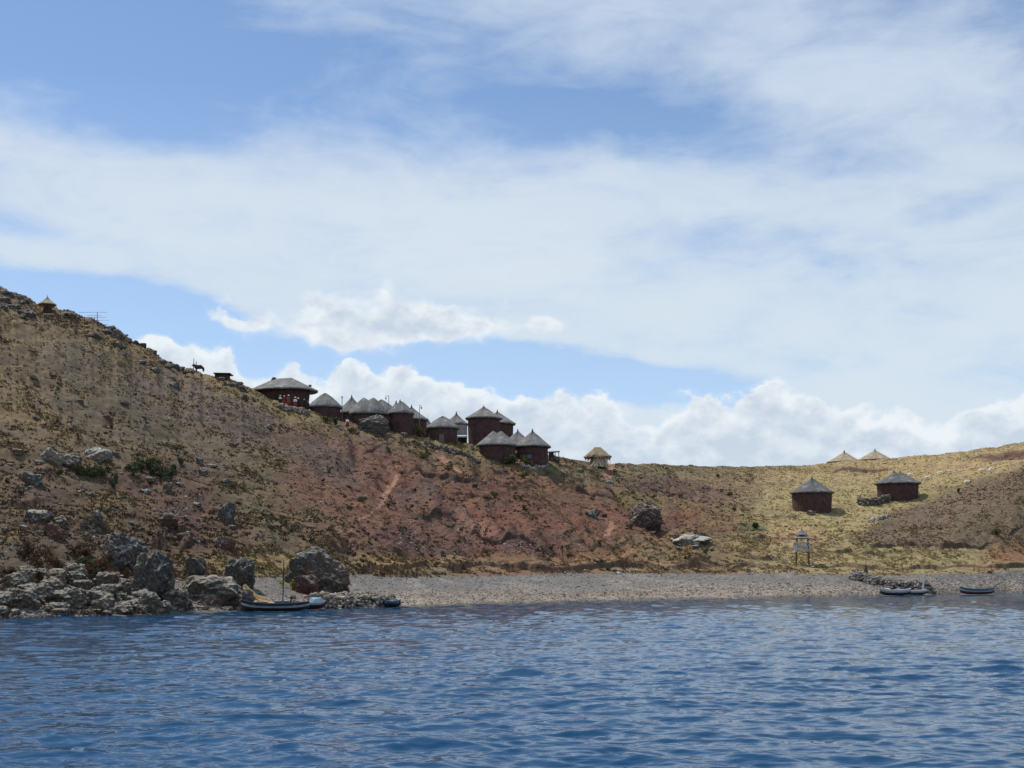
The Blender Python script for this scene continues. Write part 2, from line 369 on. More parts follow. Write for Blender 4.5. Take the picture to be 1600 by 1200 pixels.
KY += [crestY, crestY + 26, crestY + 90, crestY + 500]; KZ += [zc, zc + 0.4, zc - 12, zc - 120]
KY = np.array(KY); KZ = np.array(KZ)
Yg = np.zeros((NR, NC)); Zg = np.zeros((NR, NC)); r = 0
for j, n in enumerate(seg):
    for i in range(n):
        t = i / n; Yg[r] = KY[j] * (1 - t) + KY[j + 1] * t; Zg[r] = KZ[j] * (1 - t) + KZ[j + 1] * t; r += 1
Yg[r] = KY[-1]; Zg[r] = KZ[-1]
rowpos = np.arange(NR)[:, None].astype(float)
S1 = seg[0]; S2 = S1 + seg[1]; S3 = S2 + seg[2]; S4 = S3 + seg[3]; S5 = S4 + seg[4]; S6 = S5 + seg[5]
Zs = gsm(Zg, 14, 0); Ys = gsm(Yg, 6, 0); k = sst(S1, S1 + 30, rowpos); Zg = Zg * (1 - k) + Zs * k; Yg = Yg * (1 - k) + Ys * k
PX = np.broadcast_to(cols[None, :], Yg.shape)
X0 = (PX - CX) / F * Yg
PYn = HY - (Zg - EYE) / Yg * F                       # nominal picture row, used only to lay out soils and banks
def polyl(pts, px): return np.interp(px, [p[0] for p in pts], [p[1] for p in pts])
hill = sst(S3 - 25, S3 + 40, rowpos)
left = sst(620, 380, PX)
amp = 0.05 + hill * (0.55 + 0.5 * left)
far = sst(S6 - 60, S6, rowpos)
Z = Zg + amp * (fbm(X0 / 9, Yg / 7, 3, 1) * 1.9 + fbm(X0 / 2.6, Yg / 2.2, 3, 5) * 0.75) * (1 - 0.6 * far)
Z += hill * (0.34 * fbm(X0 / 0.9, Yg / 0.8, 2, 15) + 0.26 * np.abs(fbm(X0 / 1.9, Yg / 1.6, 3, 17)) * 2 + 0.12 * fbm(X0 / 0.28, Yg / 0.4, 2, 19))
# gullies running downhill on the red face
g = np.abs(fbm((X0 + 0.25 * Yg) / 7.5, Yg / 30, 3, 31)) * 2
gm = sst(470, 560, PX) * sst(1180, 960, PX) * hill * sst(S6 - 20, S6 - 90, rowpos)
Z -= gm * ((1 - sst(0.0, 0.28, g)) * 1.3 + np.abs(fbm((X0 - .4 * Yg) / 3.2, Yg / 9, 3, 37)) * 1.3)
# banks
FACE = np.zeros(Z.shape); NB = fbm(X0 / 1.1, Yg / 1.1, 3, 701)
def bank(pts, h, decay=34, wob=5, seed=0):
    c0 = np.searchsorted(cols, pts[0][0]); c1 = np.searchsorted(cols, pts[-1][0])
    if c1 - c0 < 3: return
    sl = slice(c0, c1); px = PX[:, sl]; line = polyl(pts, px) + fbm(px / 30, px * 0, 3, 200 + seed) * wob * 2 + NB[:, sl] * 3.0
    dpy = line - PYn[:, sl]
    e = np.clip(np.minimum(px - pts[0][0], pts[-1][0] - px) / 14, 0, 1)
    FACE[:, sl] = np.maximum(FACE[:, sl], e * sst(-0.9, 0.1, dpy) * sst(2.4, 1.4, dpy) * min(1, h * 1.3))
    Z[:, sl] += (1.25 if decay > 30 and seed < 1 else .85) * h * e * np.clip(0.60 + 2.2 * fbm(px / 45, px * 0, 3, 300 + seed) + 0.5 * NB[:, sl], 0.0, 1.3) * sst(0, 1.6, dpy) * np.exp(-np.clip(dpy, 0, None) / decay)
bk = [([(545, 893), (600, 891), (650, 886), (700, 888), (760, 884), (830, 893), (880, 893), (930, 888), (1000, 886), (1080, 889), (1180, 886), (1250, 889), (1330, 887), (1420, 889), (1520, 888), (1640, 884)], 0.60),
      ([(1040, 884), (1180, 882)], 0.5), ([(735, 881), (770, 882), (850, 890)], 0.6), ([(1355, 860), (1420, 857), (1530, 861), (1565, 850), (1600, 826), (1640, 815)], 1.3),
      ([(618, 733), (700, 741), (745, 752), (800, 785)], 1.1), ([(700, 764), (780, 780)], .7), ([(860, 748), (900, 768), (960, 782)], 1.0), ([(560, 850), (640, 878)], .9),
      ([(480, 848), (545, 862)], 1.1), ([(900, 850), (1000, 872)], .7), ([(1175, 849), (1245, 845)], .7), ([(1245, 868), (1340, 872)], .6), ([(1290, 739), (1400, 735)], .9),
      ([(560, 704), (625, 692)], .8), ([(790, 700), (870, 742)], .6), ([(230, 856), (310, 862)], 1.2), ([(40, 838), (140, 812)], .9), ([(0, 800), (90, 790)], .8), ([(730, 835), (860, 845)], 1.1),
      ([(640, 790), (720, 800)], .8), ([(1500, 719), (1640, 709)], .8), ([(600, 900), (700, 899)], .3), ([(1200, 700), (1210, 700)], .1)]
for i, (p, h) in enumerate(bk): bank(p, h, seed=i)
rr = random.Random(3)
for i in range(150):
    a = rr.uniform(380, 1290) if i % 3 else rr.uniform(-20, 1560); ln = rr.uniform(25, 90)
    cyy = np.interp(a, [0, 400, 850, 1200, 1600], [470, 625, 720, 735, 700]); b = rr.uniform(cyy + 12, 885)
    if 1180 < a and b < 870 and i % 4: continue
    sl_ = np.interp(a, [0, 900, 1200, 1600], [.28, .22, 0, -.2]) * rr.uniform(0.2, 1)
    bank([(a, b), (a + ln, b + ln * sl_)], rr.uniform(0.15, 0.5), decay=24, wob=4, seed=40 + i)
# beach berms
Z += 0.22 * sst(6, 16, rowpos - S1) * np.exp(-np.clip(rowpos - S1 - 16, 0, None) / 12) * sst(560, 640, PX)
# re-seat the crest on its traced line
tan = (Z - EYE) / Yg; mx = tan[:S6 + 25].max(axis=0); want = (HY - crest_py) / F + fbm(cols / 14, cols * 0, 3, 77) * np.interp(cols, [0, 400, 500, 1600], [.006, .004, .0022, .0022])
Z += ((want - mx)[None, :] * Yg) * sst(S5 - 30, S6 - 15, rowpos)
X = X0
# soils
def B(px, py, rx, ry, rot=0, edge=0.45, seed=0):
    c, s = math.cos(math.radians(rot)), math.sin(math.radians(rot)); dx = PX - px; dy = PYn - py
    q = np.sqrt(((dx * c + dy * s) / rx) ** 2 + ((-dx * s + dy * c) / ry) ** 2)
    return sst(1 + edge, 1 - edge, q + NZ1 * 0.9 + NZ2 * 0.5)
NZ1 = fbm(X0 / 7, Yg / 9, 4, 51); NZ2 = fbm(X0 / 1.3, Yg / 1.7, 3, 57); NZ3 = fbm(X0 / 3.2, Yg / 4.5, 4, 61); NZ4 = fbm(X0 / 0.55, Yg / 0.8, 3, 67)
C = np.zeros(Yg.shape + (3,)); C[:] = (0.175, 0.126, 0.075)
GR = np.full(Yg.shape, 0.75)                       # how grassy
ST = np.full(Yg.shape, 0.25)                       # how stony
def paint(m, c, g=None, st=None):
    global C, GR, ST
    C = C * (1 - m[..., None]) + np.array(c) * m[..., None]
    if g is not None: GR = GR * (1 - m) + g * m
    if st is not None: ST = ST * (1 - m) + st * m
OCH = (0.29, 0.195, 0.095); OLI = (0.16, 0.125, 0.062); GRY = (0.155, 0.122, 0.082); RED = (0.178, 0.084, 0.055); PUR = (0.155, 0.095, 0.080); VAL = (0.285, 0.228, 0.115); DRK = (0.105, 0.078, 0.052)
paint(B(330, 570, 330, 50, 31), (0.30, 0.205, 0.10), .9, .15)
paint(B(40, 600, 170, 60, 5), OCH, .8, .2)
paint(B(210, 640, 240, 62, 18), GRY, .5, .5)
paint(B(430, 690, 200, 45, 25), (0.155, 0.118, 0.095), .5, .4)
paint(B(60, 760, 200, 60, 5), (0.165, 0.118, 0.068), .8, .3)
paint(B(150, 820, 260, 75, 10), (0.110, 0.076, 0.050), .6, .5)
paint(B(90, 885, 180, 32, 0), DRK, .5, .5)
paint(B(310, 810, 110, 75, 40), (0.120, 0.068, 0.050), .3, .9)
paint(B(470, 790, 130, 75, 20), (0.145, 0.122, 0.070), .85, .15)
paint(B(440, 880, 100, 28, 0), (0.21, 0.175, 0.09), .9, .1)
paint(B(560, 690, 200, 20, 20), (0.245, 0.19, 0.09), 1.0, .1)
paint(B(620, 740, 120, 50, 20), PUR, .25, .4)
paint(B(690, 800, 210, 70, 12), RED, .25, .45)
paint(B(870, 790, 190, 62, 14), RED, .3, .4)
paint(B(700, 850, 240, 34, 3), (0.165, 0.082, 0.060), .3, .4)
paint(B(640, 790, 90, 16, -35), (0.24, 0.15, 0.085), .6, .2)
paint(B(760, 745, 150, 14, 20), OLI, .9, .1)
paint(B(800, 728, 180, 16, 16), (0.24, 0.19, 0.09), .9, .1)
paint(B(900, 750, 90, 14, 12), (0.215, 0.18, 0.085), .9, .1)
paint(B(1010, 755, 130, 28, 3), (0.165, 0.130, 0.085), .6, .4)
paint(B(1110, 765, 110, 24, 3), (0.155, 0.090, 0.075), .3, .3)
paint(B(1000, 785, 120, 14, 8), (0.21, 0.175, 0.085), .9, .1)
paint(B(1110, 815, 75, 26, 10), RED, .3, .3)
paint(B(1060, 855, 190, 22, 2), (0.28, 0.21, 0.10), .8, .2)
paint(B(700, 880, 330, 11, 0, .7), (0.28, 0.19, 0.085), .9, .15)
paint(sst(1150, 1215, PX + NZ1 * 60 + (PYn - 800) * 0.25) * sst(900, 893, PYn), VAL, .85, .15)
paint(B(1100, 738, 200, 9, 0), (0.21, 0.17, 0.095), .9, .15)
paint(B(1420, 730, 260, 22, -4), (0.33, 0.245, 0.125), .8, .2)
paint(B(1260, 800, 150, 50, 0) * 0.6, (0.33, 0.27, 0.13), .9, .1)
paint(B(1235, 840, 60, 18, 0) * .7, (0.38, 0.26, 0.14), .6, .1)
paint(B(1175, 828, 26, 10, 0) * .8, (0.12, 0.135, 0.06), 1, 0)
mound = sst(-8, 12, PYn - polyl([(1300, 870), (1350, 832), (1400, 798), (1500, 762), (1600, 722), (2600, 600)], PX) + NZ1 * 14) * sst(1320, 1370, PX + NZ1 * 40) * sst(862, 852, PYn + NZ1 * 10 - (PX > 1550) * 0)
paint(mound, (0.148, 0.112, 0.066), .6, .3)
paint(B(1500, 790, 140, 22, -20) * mound * .6, (0.165, 0.115, 0.088), .4, .3)
paint(B(1450, 845, 130, 14, 0) * .8, (0.17, 0.125, 0.085), .6, .3)
paint(B(1595, 868, 70, 16, -8), (0.22, 0.125, 0.07), .5, .2)
paint(B(1590, 712, 75, 5, -6), (0.16, 0.085, 0.06), .3, .3)
paint(B(1230, 735, 120, 4, 0) * .5, OLI)
red = np.clip(B(700, 800, 240, 72, 12, .5) + B(880, 790, 190, 50, 14, .5) + B(560, 712, 110, 30, 20, .5), 0, 1) * sst(6, 26, PYn - crest_py[None, :] - 14)
paint(red * .75, (0.168, 0.078, 0.053), .10, .5)
paint(B(640, 848, 90, 26, 5) * .85, (0.125, 0.062, 0.050), .08, .7); paint(B(810, 850, 90, 20, 3) * .85, (0.13, 0.068, 0.055), .1, .7)
paint(B(655, 770, 42, 16, 8) * .8, (0.115, 0.072, 0.062), .05, 1); paint(B(690, 810, 60, 18, 20) * .7, (0.135, 0.078, 0.062), .1, .9)
paint(B(745, 812, 34, 12, 30) * .8, (0.26, 0.135, 0.10), .05, .6); paint(B(945, 800, 50, 14, 14) * .7, (0.22, 0.105, 0.072), .1, .3)
paint(B(505, 720, 70, 30, 20) * .6, (0.15, 0.105, 0.088), .3, .5)
# mottling of grass against soil everywhere
paint(sst(0.02, 0.20, NZ3) * hill * .55 * (PX < 1200) * (1 - .75 * red), (0.225, 0.165, 0.085), None)
paint(sst(0.04, 0.22, -NZ3) * hill * .45, (0.105, 0.078, 0.055), None)
for pts, w in (([(622, 738), (603, 760), (596, 790)], 7), ([(596, 790), (570, 812), (545, 826)], 3), ([(960, 820), (935, 845)], 8), ([(1010, 850), (960, 866)], 6), ([(680, 708), (720, 735)], 7), ([(955, 728), (950, 752)], 10)):
    xs = [p[0] for p in pts]; ys = [p[1] for p in pts]
    xl = np.interp(PYn, ys, xs) ; m = sst(w, w * .4, np.abs(PX - xl + NZ1 * 5)) * (PYn > ys[0]) * (PYn < ys[-1])
    paint(m * .95, (0.36, 0.195, 0.135), .0, .1)
# beach
bt = polyl([(-900, 1200), (200, 930), (330, 905), (420, 902), (520, 899), (640, 903), (760, 899), (900, 897), (1200, 896), (1330, 900), (1450, 897), (1640, 889)], PX)
bm = sst(-2.5, 2.5, PYn - bt + NZ1 * 10 + NZ2 * 4) * (PX > 250)
paint(bm, (0.160, 0.150, 0.138), 0.03, .9)
sh = shore_py[None, :]
lowb = sst(26, 14, sh - PYn + NZ1 * 14) * bm
paint(lowb, (0.275, 0.228, 0.185), 0.0, 1.0)
paint(bm * B(760, 928, 300, 7, 0) * .6, (0.20, 0.145, 0.11), 0)
paint(bm * sst(0.05, 0.22, NZ3) * .4, (0.30, 0.27, 0.24), 0)
paint(sst(4.5, 1.5, sh - PYn + NZ2 * 3), (0.16, 0.135, 0.09), 0, .8)
paint(sst(330, 240, PX) * sst(905, 915, PYn + NZ1 * 10), (0.16, 0.14, 0.12), .1, 1)
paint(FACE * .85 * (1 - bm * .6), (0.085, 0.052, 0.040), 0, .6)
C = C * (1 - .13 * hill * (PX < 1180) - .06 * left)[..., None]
C = C * (1 + 0.38 * NZ4[..., None] + 0.22 * NZ2[..., None]); C = np.clip(C, 0.02, 0.6)
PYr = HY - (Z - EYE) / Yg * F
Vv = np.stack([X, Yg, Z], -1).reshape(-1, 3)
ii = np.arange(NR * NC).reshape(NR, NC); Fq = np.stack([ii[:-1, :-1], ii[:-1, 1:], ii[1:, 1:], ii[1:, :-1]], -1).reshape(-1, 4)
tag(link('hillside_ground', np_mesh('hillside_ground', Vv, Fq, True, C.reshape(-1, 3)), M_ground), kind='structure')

def at(px, py):
    """point of the ground met by the sight line through this picture point"""
    j = int(np.clip(np.searchsorted(cols, px), 0, NC - 1)); col = PYr[S1:, j]; q = np.argmax(col <= py)
    if col[q] > py: q = int(np.argmin(col[:S6]))
    q += S1; return Vector(((px - CX) / F * Yg[q, j], Yg[q, j], Z[q, j]))
def gz(x, y):
    px = CX + F * x / y; j = int(np.clip(np.searchsorted(cols, px), 0, NC - 1))
    return float(np.interp(y, Yg[:, j], Z[:, j]))
def pt(px, py, Y): return Vector(((px - CX) / F * Y, Y, EYE + (HY - py) / F * Y))

# ---------------------------------------------------------------- water
wc = np.concatenate([-np.geomspace(9000, 900, 30) , np.arange(-880, -60, 20), np.arange(-60, 1660, 1.7), np.arange(1665, 2500, 20), np.geomspace(2520, 10600, 30)])
wr = np.concatenate([EYE * F / np.array([5., 6.5, 8, 10, 12]), np.arange(396, 200, -0.75), np.arange(200, 100, -0.5), np.arange(100, 22, -0.27), EYE * F / np.array([380., 500, 800, 1500, 3000, 6000])])  # rows below the horizon
wY = EYE * F / wr; WY, WX = np.meshgrid(wY, wc, indexing='ij'); WX = (WX - CX) / F * WY
dY = np.abs(np.gradient(wY))[:, None]; dX = np.abs(np.gradient(wc))[None, :] / F * WY
WZ = np.zeros_like(WX); ox = np.zeros_like(WX); oy = np.zeros_like(WX); wr_ = random.Random(29)
patch = 0.78 + 0.8 * (fbm(WX / 14, WY / 9, 3, 400) + 0.5) * 0.5
for i in range(64):
    lam = 0.20 * (2.9 / 0.20) ** (i / 63) * wr_.uniform(.9, 1.1); th = math.radians(-98 + wr_.gauss(0, 27)); kx, ky = math.cos(th), math.sin(th)
    kk = 2 * math.pi / lam; a = 0.0049 * lam ** 0.80 * wr_.uniform(.75, 1.1)
    samp = np.maximum(dY * abs(ky), dX * abs(kx)); att = sst(0.7, 2.2, lam / samp); ph = kk * (kx * WX + ky * WY) + wr_.uniform(0, 6.28) + fbm(WX / 6, WY / 6, 2, 500 + i % 5) * 3
    s = np.sin(ph); c = np.cos(ph); WZ += a * att * s * patch; ox += kx * a * att * c * .45; oy += ky * a * att * c * .45
WV = np.stack([WX + ox, WY + oy, WZ - 0.02], -1).reshape(-1, 3); nr, nc = WX.shape
ii = np.arange(nr * nc).reshape(nr, nc)
wo_ = np.stack([ii[:-1, :-1], ii[:-1, 1:], ii[1:, 1:], ii[1:, :-1]], -1).reshape(-1, 4)
m, b = mat('lake_water'); v = gpos()
b.inputs['Base Color'].default_value = (0.006, 0.050, 0.122, 1); b.inputs['Roughness'].default_value = 0.12; b.inputs['IOR'].default_value = 1.333; b.inputs['Specular IOR Level'].default_value = 0.5
wv1 = NOISE(MAP(v, scale=(0.42, 1, 1)), 3.4, 4, 0.62, 0.4).outputs['Fac']; wv2 = NOISE(MAP(v, scale=(0.45, 1, 1), rot=(0, 0, .15)), 0.95, 3, 0.55, 0.3).outputs['Fac']
yy = node('ShaderNodeSeparateXYZ'); L.new(v, yy.inputs[0])
L.new(SM(yy.outputs[1], 25, 150, 0.07, 0.10, 'LINEAR'), b.inputs['Roughness'])   # wavelets too small to resolve roughen the open water
wv3 = NOISE(MAP(v, scale=(0.7, 0.4, 1), rot=(0, 0, -.2)), 0.45, 4, 0.6, 0.5).outputs['Fac']
bump(b, M('ADD', M('ADD', M('MULTIPLY', wv1, 0.17), M('MULTIPLY', wv2, 1.0)), M('MULTIPLY', wv3, 0.0)), 1.0, 0.12)
L.new(SM(yy.outputs[1], 25, 90, 1.0, 0.4, 'LINEAR'), [n for n in N if n.type == 'BUMP'][-1].inputs['Strength'])
tag(link('lake_water', np_mesh('lake_water', WV, wo_, True), m), kind='structure')

# ---------------------------------------------------------------- stones, boulders
def ico(sub):
    bm = bmesh.new(); bmesh.ops.create_icosphere(bm, subdivisions=sub, radius=1.0)
    V_ = np.array([v.co[:] for v in bm.verts]); F_ = np.array([[v.index for v in f.verts] for f in bm.faces]); bm.free(); return V_, F_
def rockshape(V_, seed, nplanes=14, rough=0.14, sharp=1.0):
    g_ = np.random.default_rng(seed); n = g_.normal(size=(nplanes, 3)); n /= np.linalg.norm(n, axis=1)[:, None]; c = g_.uniform(0.62, 0.98, nplanes)
    dd_ = V_ @ n.T; q = np.where(dd_ > 0.05, c / np.maximum(dd_, 0.05), 9.0); r_ = np.minimum(q.min(axis=1), 1.15)
    r_ = r_ * (1 + rough * 2.6 * fbm3(V_ * 1.5 + seed, 4, seed) + rough * 0.9 * -np.abs(fbm3(V_ * 3.1 + seed * 2, 3, seed + 9)) * 2)
    return V_ * r_[:, None]
I1 = ico(1); I2 = ico(2); I5 = ico(5); I4 = ico(4)
T1 = [rockshape(I1[0], 100 + i, 9, .10) for i in range(8)]; T2 = [rockshape(I2[0], 200 + i, 10, .12) for i in range(8)]
def rotm(n, g_):
    q = g_.normal(size=(n, 4)); q /= np.linalg.norm(q, axis=1)[:, None]; w, x, y, z = q.T
    return np.stack([1 - 2 * (y * y + z * z), 2 * (x * y - z * w), 2 * (x * z + y * w), 2 * (x * y + z * w), 1 - 2 * (x * x + z * z), 2 * (y * z - x * w), 2 * (x * z - y * w), 2 * (y * z + x * w), 1 - 2 * (x * x + y * y)], -1).reshape(n, 3, 3)
def stones(name, cen, size, colr, flat=0.75, T=None, Fi=None, seed=1):
    T = T1 if T is None else T; Fi = I1[1] if Fi is None else Fi; g_ = np.random.default_rng(seed); n = len(cen); k_ = g_.integers(0, len(T), n)
    base = np.stack(T)[k_]; s_ = size[:, None] * g_.uniform(.7, 1.3, (n, 3)); V_ = np.einsum('nij,nvj->nvi', rotm(n, g_), base) * s_[:, None, :]; V_[..., 2] *= flat; V_ = V_ + cen[:, None, :]
    nv = base.shape[1]; F_ = (Fi[None] + (np.arange(n) * nv)[:, None, None]).reshape(-1, 3)
    cc = np.repeat(colr, nv, axis=0); return np_mesh(name, V_.reshape(-1, 3), F_, False, cc)
def scatter(n, cond, g_):
    out = []
    c0 = np.searchsorted(cols, -270); c1 = np.searchsorted(cols, 1870)
    while sum(len(o) for o in out) < n:
        r_ = g_.integers(S1 + 1, S6 + 5, n * 2); c_ = g_.integers(c0, c1, n * 2); k_ = cond(r_, c_) > g_.random(n * 2); out.append(np.stack([r_[k_], c_[k_]], -1))
    o = np.concatenate(out)[:n]; r_, c_ = o.T
    p = np.stack([X[r_, c_], Yg[r_, c_], Z[r_, c_]], -1); p[:, 0] += g_.normal(0, .06, n); return p, r_, c_
g_ = np.random.default_rng(21)
# pebbles of the beach
p, r_, c_ = scatter(26000, lambda r, c: bm[r, c] * (0.35 + 0.65 * lowb[r, c]), g_)
sz = 0.05 + 0.10 * g_.random(len(p)) ** 2 + (g_.random(len(p)) < .02) * .12; sz *= p[:, 1] / 150
tone = g_.uniform(0.08, 0.30, (len(p), 1)) * np.array([[1, .93, .86]]); white = g_.random(len(p)) < .012; tone[white] = (.6, .57, .5)
tag(link('beach_pebbles', stones('beach_pebbles', p, sz, tone, .6, seed=3), M_pebble), 'grey and pinkish pebbles covering the beach along the water', 'pebbles', kind='stuff')
p, r_, c_ = scatter(20000, lambda r, c: (ST[r, c] ** 1.3) * (1 - bm[r, c]) * np.clip(.15 - 4 * NZ3[r, c] + 1.5 * NZ2[r, c], 0, 1), g_)
sz = 0.05 + 0.17 * g_.random(len(p)) ** 3; tone = g_.uniform(0.5, 1.6, (len(p), 1)) * (C[r_, c_] * .6 + np.array([[.06, .056, .052]])); lt = g_.random(len(p)) < .06; tone[lt] = (.42, .41, .37)
tag(link('loose_hillside_stones', stones('loose_hillside_stones', p, sz, tone, .7, seed=4), M_pebble), 'small loose stones strewn over the slopes', 'stones', kind='stuff')
# grass tufts
def tufts(name, n, cond, colfn, h0, h1, w, seed, mat_, nb=6, label='', tilt=.6):
    g_ = np.random.default_rng(seed); p, r_, c_ = scatter(n, cond, g_); n = len(p); V_ = np.zeros((n, nb, 3, 3))
    a = g_.uniform(0, 6.283, (n, nb)); hh = g_.uniform(h0, h1, (n, 1)) * g_.uniform(.6, 1.1, (n, nb)); ww = w * g_.uniform(.6, 1.3, (n, 1))
    bx = g_.normal(0, .35, (n, nb)) * ww; by = g_.normal(0, .35, (n, nb)) * ww
    px_, py_ = -np.sin(a), np.cos(a); bw = ww * .30
    V_[:, :, 0, 0] = bx + px_ * bw; V_[:, :, 0, 1] = by + py_ * bw; V_[:, :, 1, 0] = bx - px_ * bw; V_[:, :, 1, 1] = by - py_ * bw
    V_[:, :, 2, 0] = bx + np.cos(a) * hh * tilt; V_[:, :, 2, 1] = by + np.sin(a) * hh * tilt; V_[:, :, 2, 2] = hh; V_[:, :, :2, 2] = -.06
    V_ += p[:, None, None, :]; col_ = np.repeat(colfn(r_, c_, g_), nb * 3, axis=0)
    F_ = np.arange(n * nb * 3).reshape(-1, 3)
    tag(link(name, np_mesh(name, V_.reshape(-1, 3), F_, False, np.clip(col_, 0.01, .8)), mat_), label, 'grass', kind='stuff')
def cdry(r, c, g_): return C[r, c] * g_.uniform(.70, 1.20, (len(r), 1)) * np.array([[1.04, 1.01, .93]])
tufts('dry_grass', 60000, lambda r, c: GR[r, c] * (1 - bm[r, c]) * np.clip(.38 + 2.8 * NZ2[r, c] + 2.6 * NZ3[r, c], .01, 1), cdry, .07, .22, .32, 31, M_grass, 6, 'short dry grass covering the hillside')
def colv(r, c, g_): return np.array([[.085, .068, .048]]) * g_.uniform(.6, 1.5, (len(r), 1)) * np.array([[1.05, 1, 1]])
tufts('dark_scrub_tussocks', 3200, lambda r, c: (1 - bm[r, c]) * (1 - FACE[r, c]) * np.clip(.12 + 3.2 * NZ1[r, c] + 1.5 * NZ3[r, c], .02, 1) * np.where(PX[r, c] > 1180, .15, 1), colv,   .14, .36, .46, 32, M_grass, 9, 'dark low tussocks dotted over the hillside')

ROCKV = {}
def rock_mesh(kind, i):
    key = (kind, i)
    if key not in ROCKV:
        src = I5 if kind in ('big', 'bigred', 'congl') else I4
        v_ = rockshape(src[0], 500 + i * 7 + len(kind), 16, .20 if kind in ('big', 'bigred', 'congl') else .22)
        v_ = v_ + (v_ / np.linalg.norm(v_, axis=1)[:, None]) * (fbm3(v_ * 5 + i, 4, 70 + i, .65) * .26 - np.abs(fbm3(v_ * 3.3 - i, 3, 90 + i)) * .22)[:, None]
        me = np_mesh('rock', v_, src[1], False); me.materials.append({'big': M_rock, 'grey': M_rock, 'pale': M_rockpale, 'red': M_rockred, 'bigred': M_rockred, 'congl': M_rockcong, 'white': M_rockwhite}[kind]); ROCKV[key] = me
    return ROCKV[key]
RC = [0]
def rock(px, pyb, w, h, label, kind='grey', group=None, name='boulder', depth=.8, var=None, yoff=0.0):
    p = at(px, pyb); Y = p.y; wm = w * Y / F; hm = h * Y / F; RC[0] += 1; i = (RC[0] * 5) % 8 if var is None else var
    y = Y + wm * depth * .5 + yoff; x = (px - CX) / F * y
    o = bpy.data.objects.new(name, rock_mesh(kind, i)); COL.objects.link(o)
    o.location = (x, y, p.z + hm * .40); o.scale = (wm * .60, wm * .54 * depth, hm * .72); o.rotation_euler = (0, 0, random.uniform(-.5, .5))
    return tag(o, label, 'rock', group)
rock(508, 929, 94, 62, 'huge dark lichened boulder standing on the beach right of the yellow bush', 'big', var=3)
rock(476, 929, 46, 34, 'reddish boulder leaning at the left foot of the huge beach boulder', 'red')
rock(465, 884, 14, 16, 'small pale block wedged on the left shoulder of the huge beach boulder', 'pale')
rock(376, 922, 50, 48, 'upright grey boulder behind the mast boat, right of the flat slab', 'big', var=1)
rock(324, 946, 106, 44, 'long flat topped pale slab of rock on the shore left of the mast boat', 'pale', var=2)
rock(304, 908, 38, 42, 'greenish grey boulder standing just above the long flat slab', 'big', var=2)
rock(242, 946, 66, 80, 'tall dark overhanging rock pillar at the shore, left of the long slab', 'big', var=1)
rock(192, 896, 64, 62, 'tall lichened crag behind and left of the tall rock pillar', 'big', var=6)
rock(186, 866, 36, 38, 'rounded upper crag joined above the lichened crag', 'big', var=2)
rock(150, 832, 32, 34, 'pale leaning boulder midway up the left slope above the crags', 'grey', var=1)
rock(130, 830, 12, 18, 'small pale block left of the pale leaning boulder', 'pale')
rock(265, 830, 40, 34, 'brown boulder on the red scree right of the leaning boulder', 'red')
rock(354, 822, 24, 40, 'narrow grey standing rock on the right edge of the red scree', 'grey', var=7)
rock(352, 862, 26, 24, 'low reddish rock below the narrow standing rock', 'red')
rock(88, 848, 34, 26, 'dark rounded rock in the brown hollow at lower left', 'red')
rock(93, 826, 22, 20, 'pale rock sitting above the dark rounded rock', 'pale')
rock(62, 820, 34, 24, 'low dark rock left of the hollow with scattered stones', 'grey')
rock(52, 762, 34, 26, 'single rounded lichened boulder alone in ochre grass at left', 'grey', var=3)
rock(82, 726, 34, 26, 'left pale crag in the outcrop beside the dark green shrubs', 'white')
rock(108, 734, 44, 26, 'knobbly grey crag in the middle of the outcrop by the shrubs', 'pale')
rock(150, 722, 42, 20, 'grey crag just above the left dark green shrubs', 'white')
rock(24, 716, 22, 12, 'flat pale rock at the far left above the lone boulder', 'pale')
rock(312, 728, 12, 14, 'uppermost of the short column of stones beside the right green shrub', 'grey')
rock(317, 744, 14, 14, 'middle one of the short column of stones beside the green shrub', 'grey')
rock(332, 733, 16, 8, 'flat stone right of the short column of stones', 'pale')
rock(262, 772, 20, 18, 'pale cluster rock at the top of the red scree', 'pale')
rock(352, 756, 14, 8, 'small isolated grey stone right of the red scree', 'grey')
rock(420, 672, 10, 9, 'small lone grey rock on the slope below the long hall', 'grey')
rock(383, 628, 12, 13, 'dark stone on the grassy slope left of the long hall', 'grey')
rock(436, 640, 9, 8, 'pale green stone on the slope beneath the standing people', 'pale')
rock(578, 676, 44, 28, 'dark angular boulder leaning in front of the twin peaked hut', 'big', var=0, depth=.6)
rock(606, 672, 16, 8, 'low rock at the right of the boulder near the twin peaked hut', 'grey')
rock(632, 684, 9, 9, 'small whitish stone on the bank below the tall cluster hut', 'pale')
rock(1004, 826, 48, 33, 'squat block of dark conglomerate rock on the middle hillside', 'congl', var=1, depth=.7)
rock(925, 810, 22, 15, 'small grey boulder left of the squat conglomerate block', 'grey')
rock(1076, 852, 54, 16, 'pale greenish bare outcrop in the grass right of the conglomerate block', 'white', depth=1.2, var=0)
rock(1056, 849, 12, 14, 'dark stone at the left end of the pale outcrop', 'red')
rock(1096, 848, 14, 16, 'dark stone at the right end of the pale outcrop', 'red')
rock(1268, 806, 15, 9, 'pale boulder at the foot of the left valley hut', 'pale')
rock(952, 756, 10, 6, 'pale flat stone on the slope below the straw shelter', 'white')
rock(908, 739, 8, 7, 'small grey stone left of and below the straw shelter', 'grey')
rock(738, 705, 6, 12, 'upright whitish stone at the left wall of the double roofed hut', 'white')
rock(846, 731, 7, 12, 'upright pale stone in front of the right end hut', 'pale')
rock(868, 722, 12, 9, 'grey rock below the little stone shed', 'grey')
rock(1546, 896, 8, 4, 'small dark stone in the orange grass above the right beach', 'red')
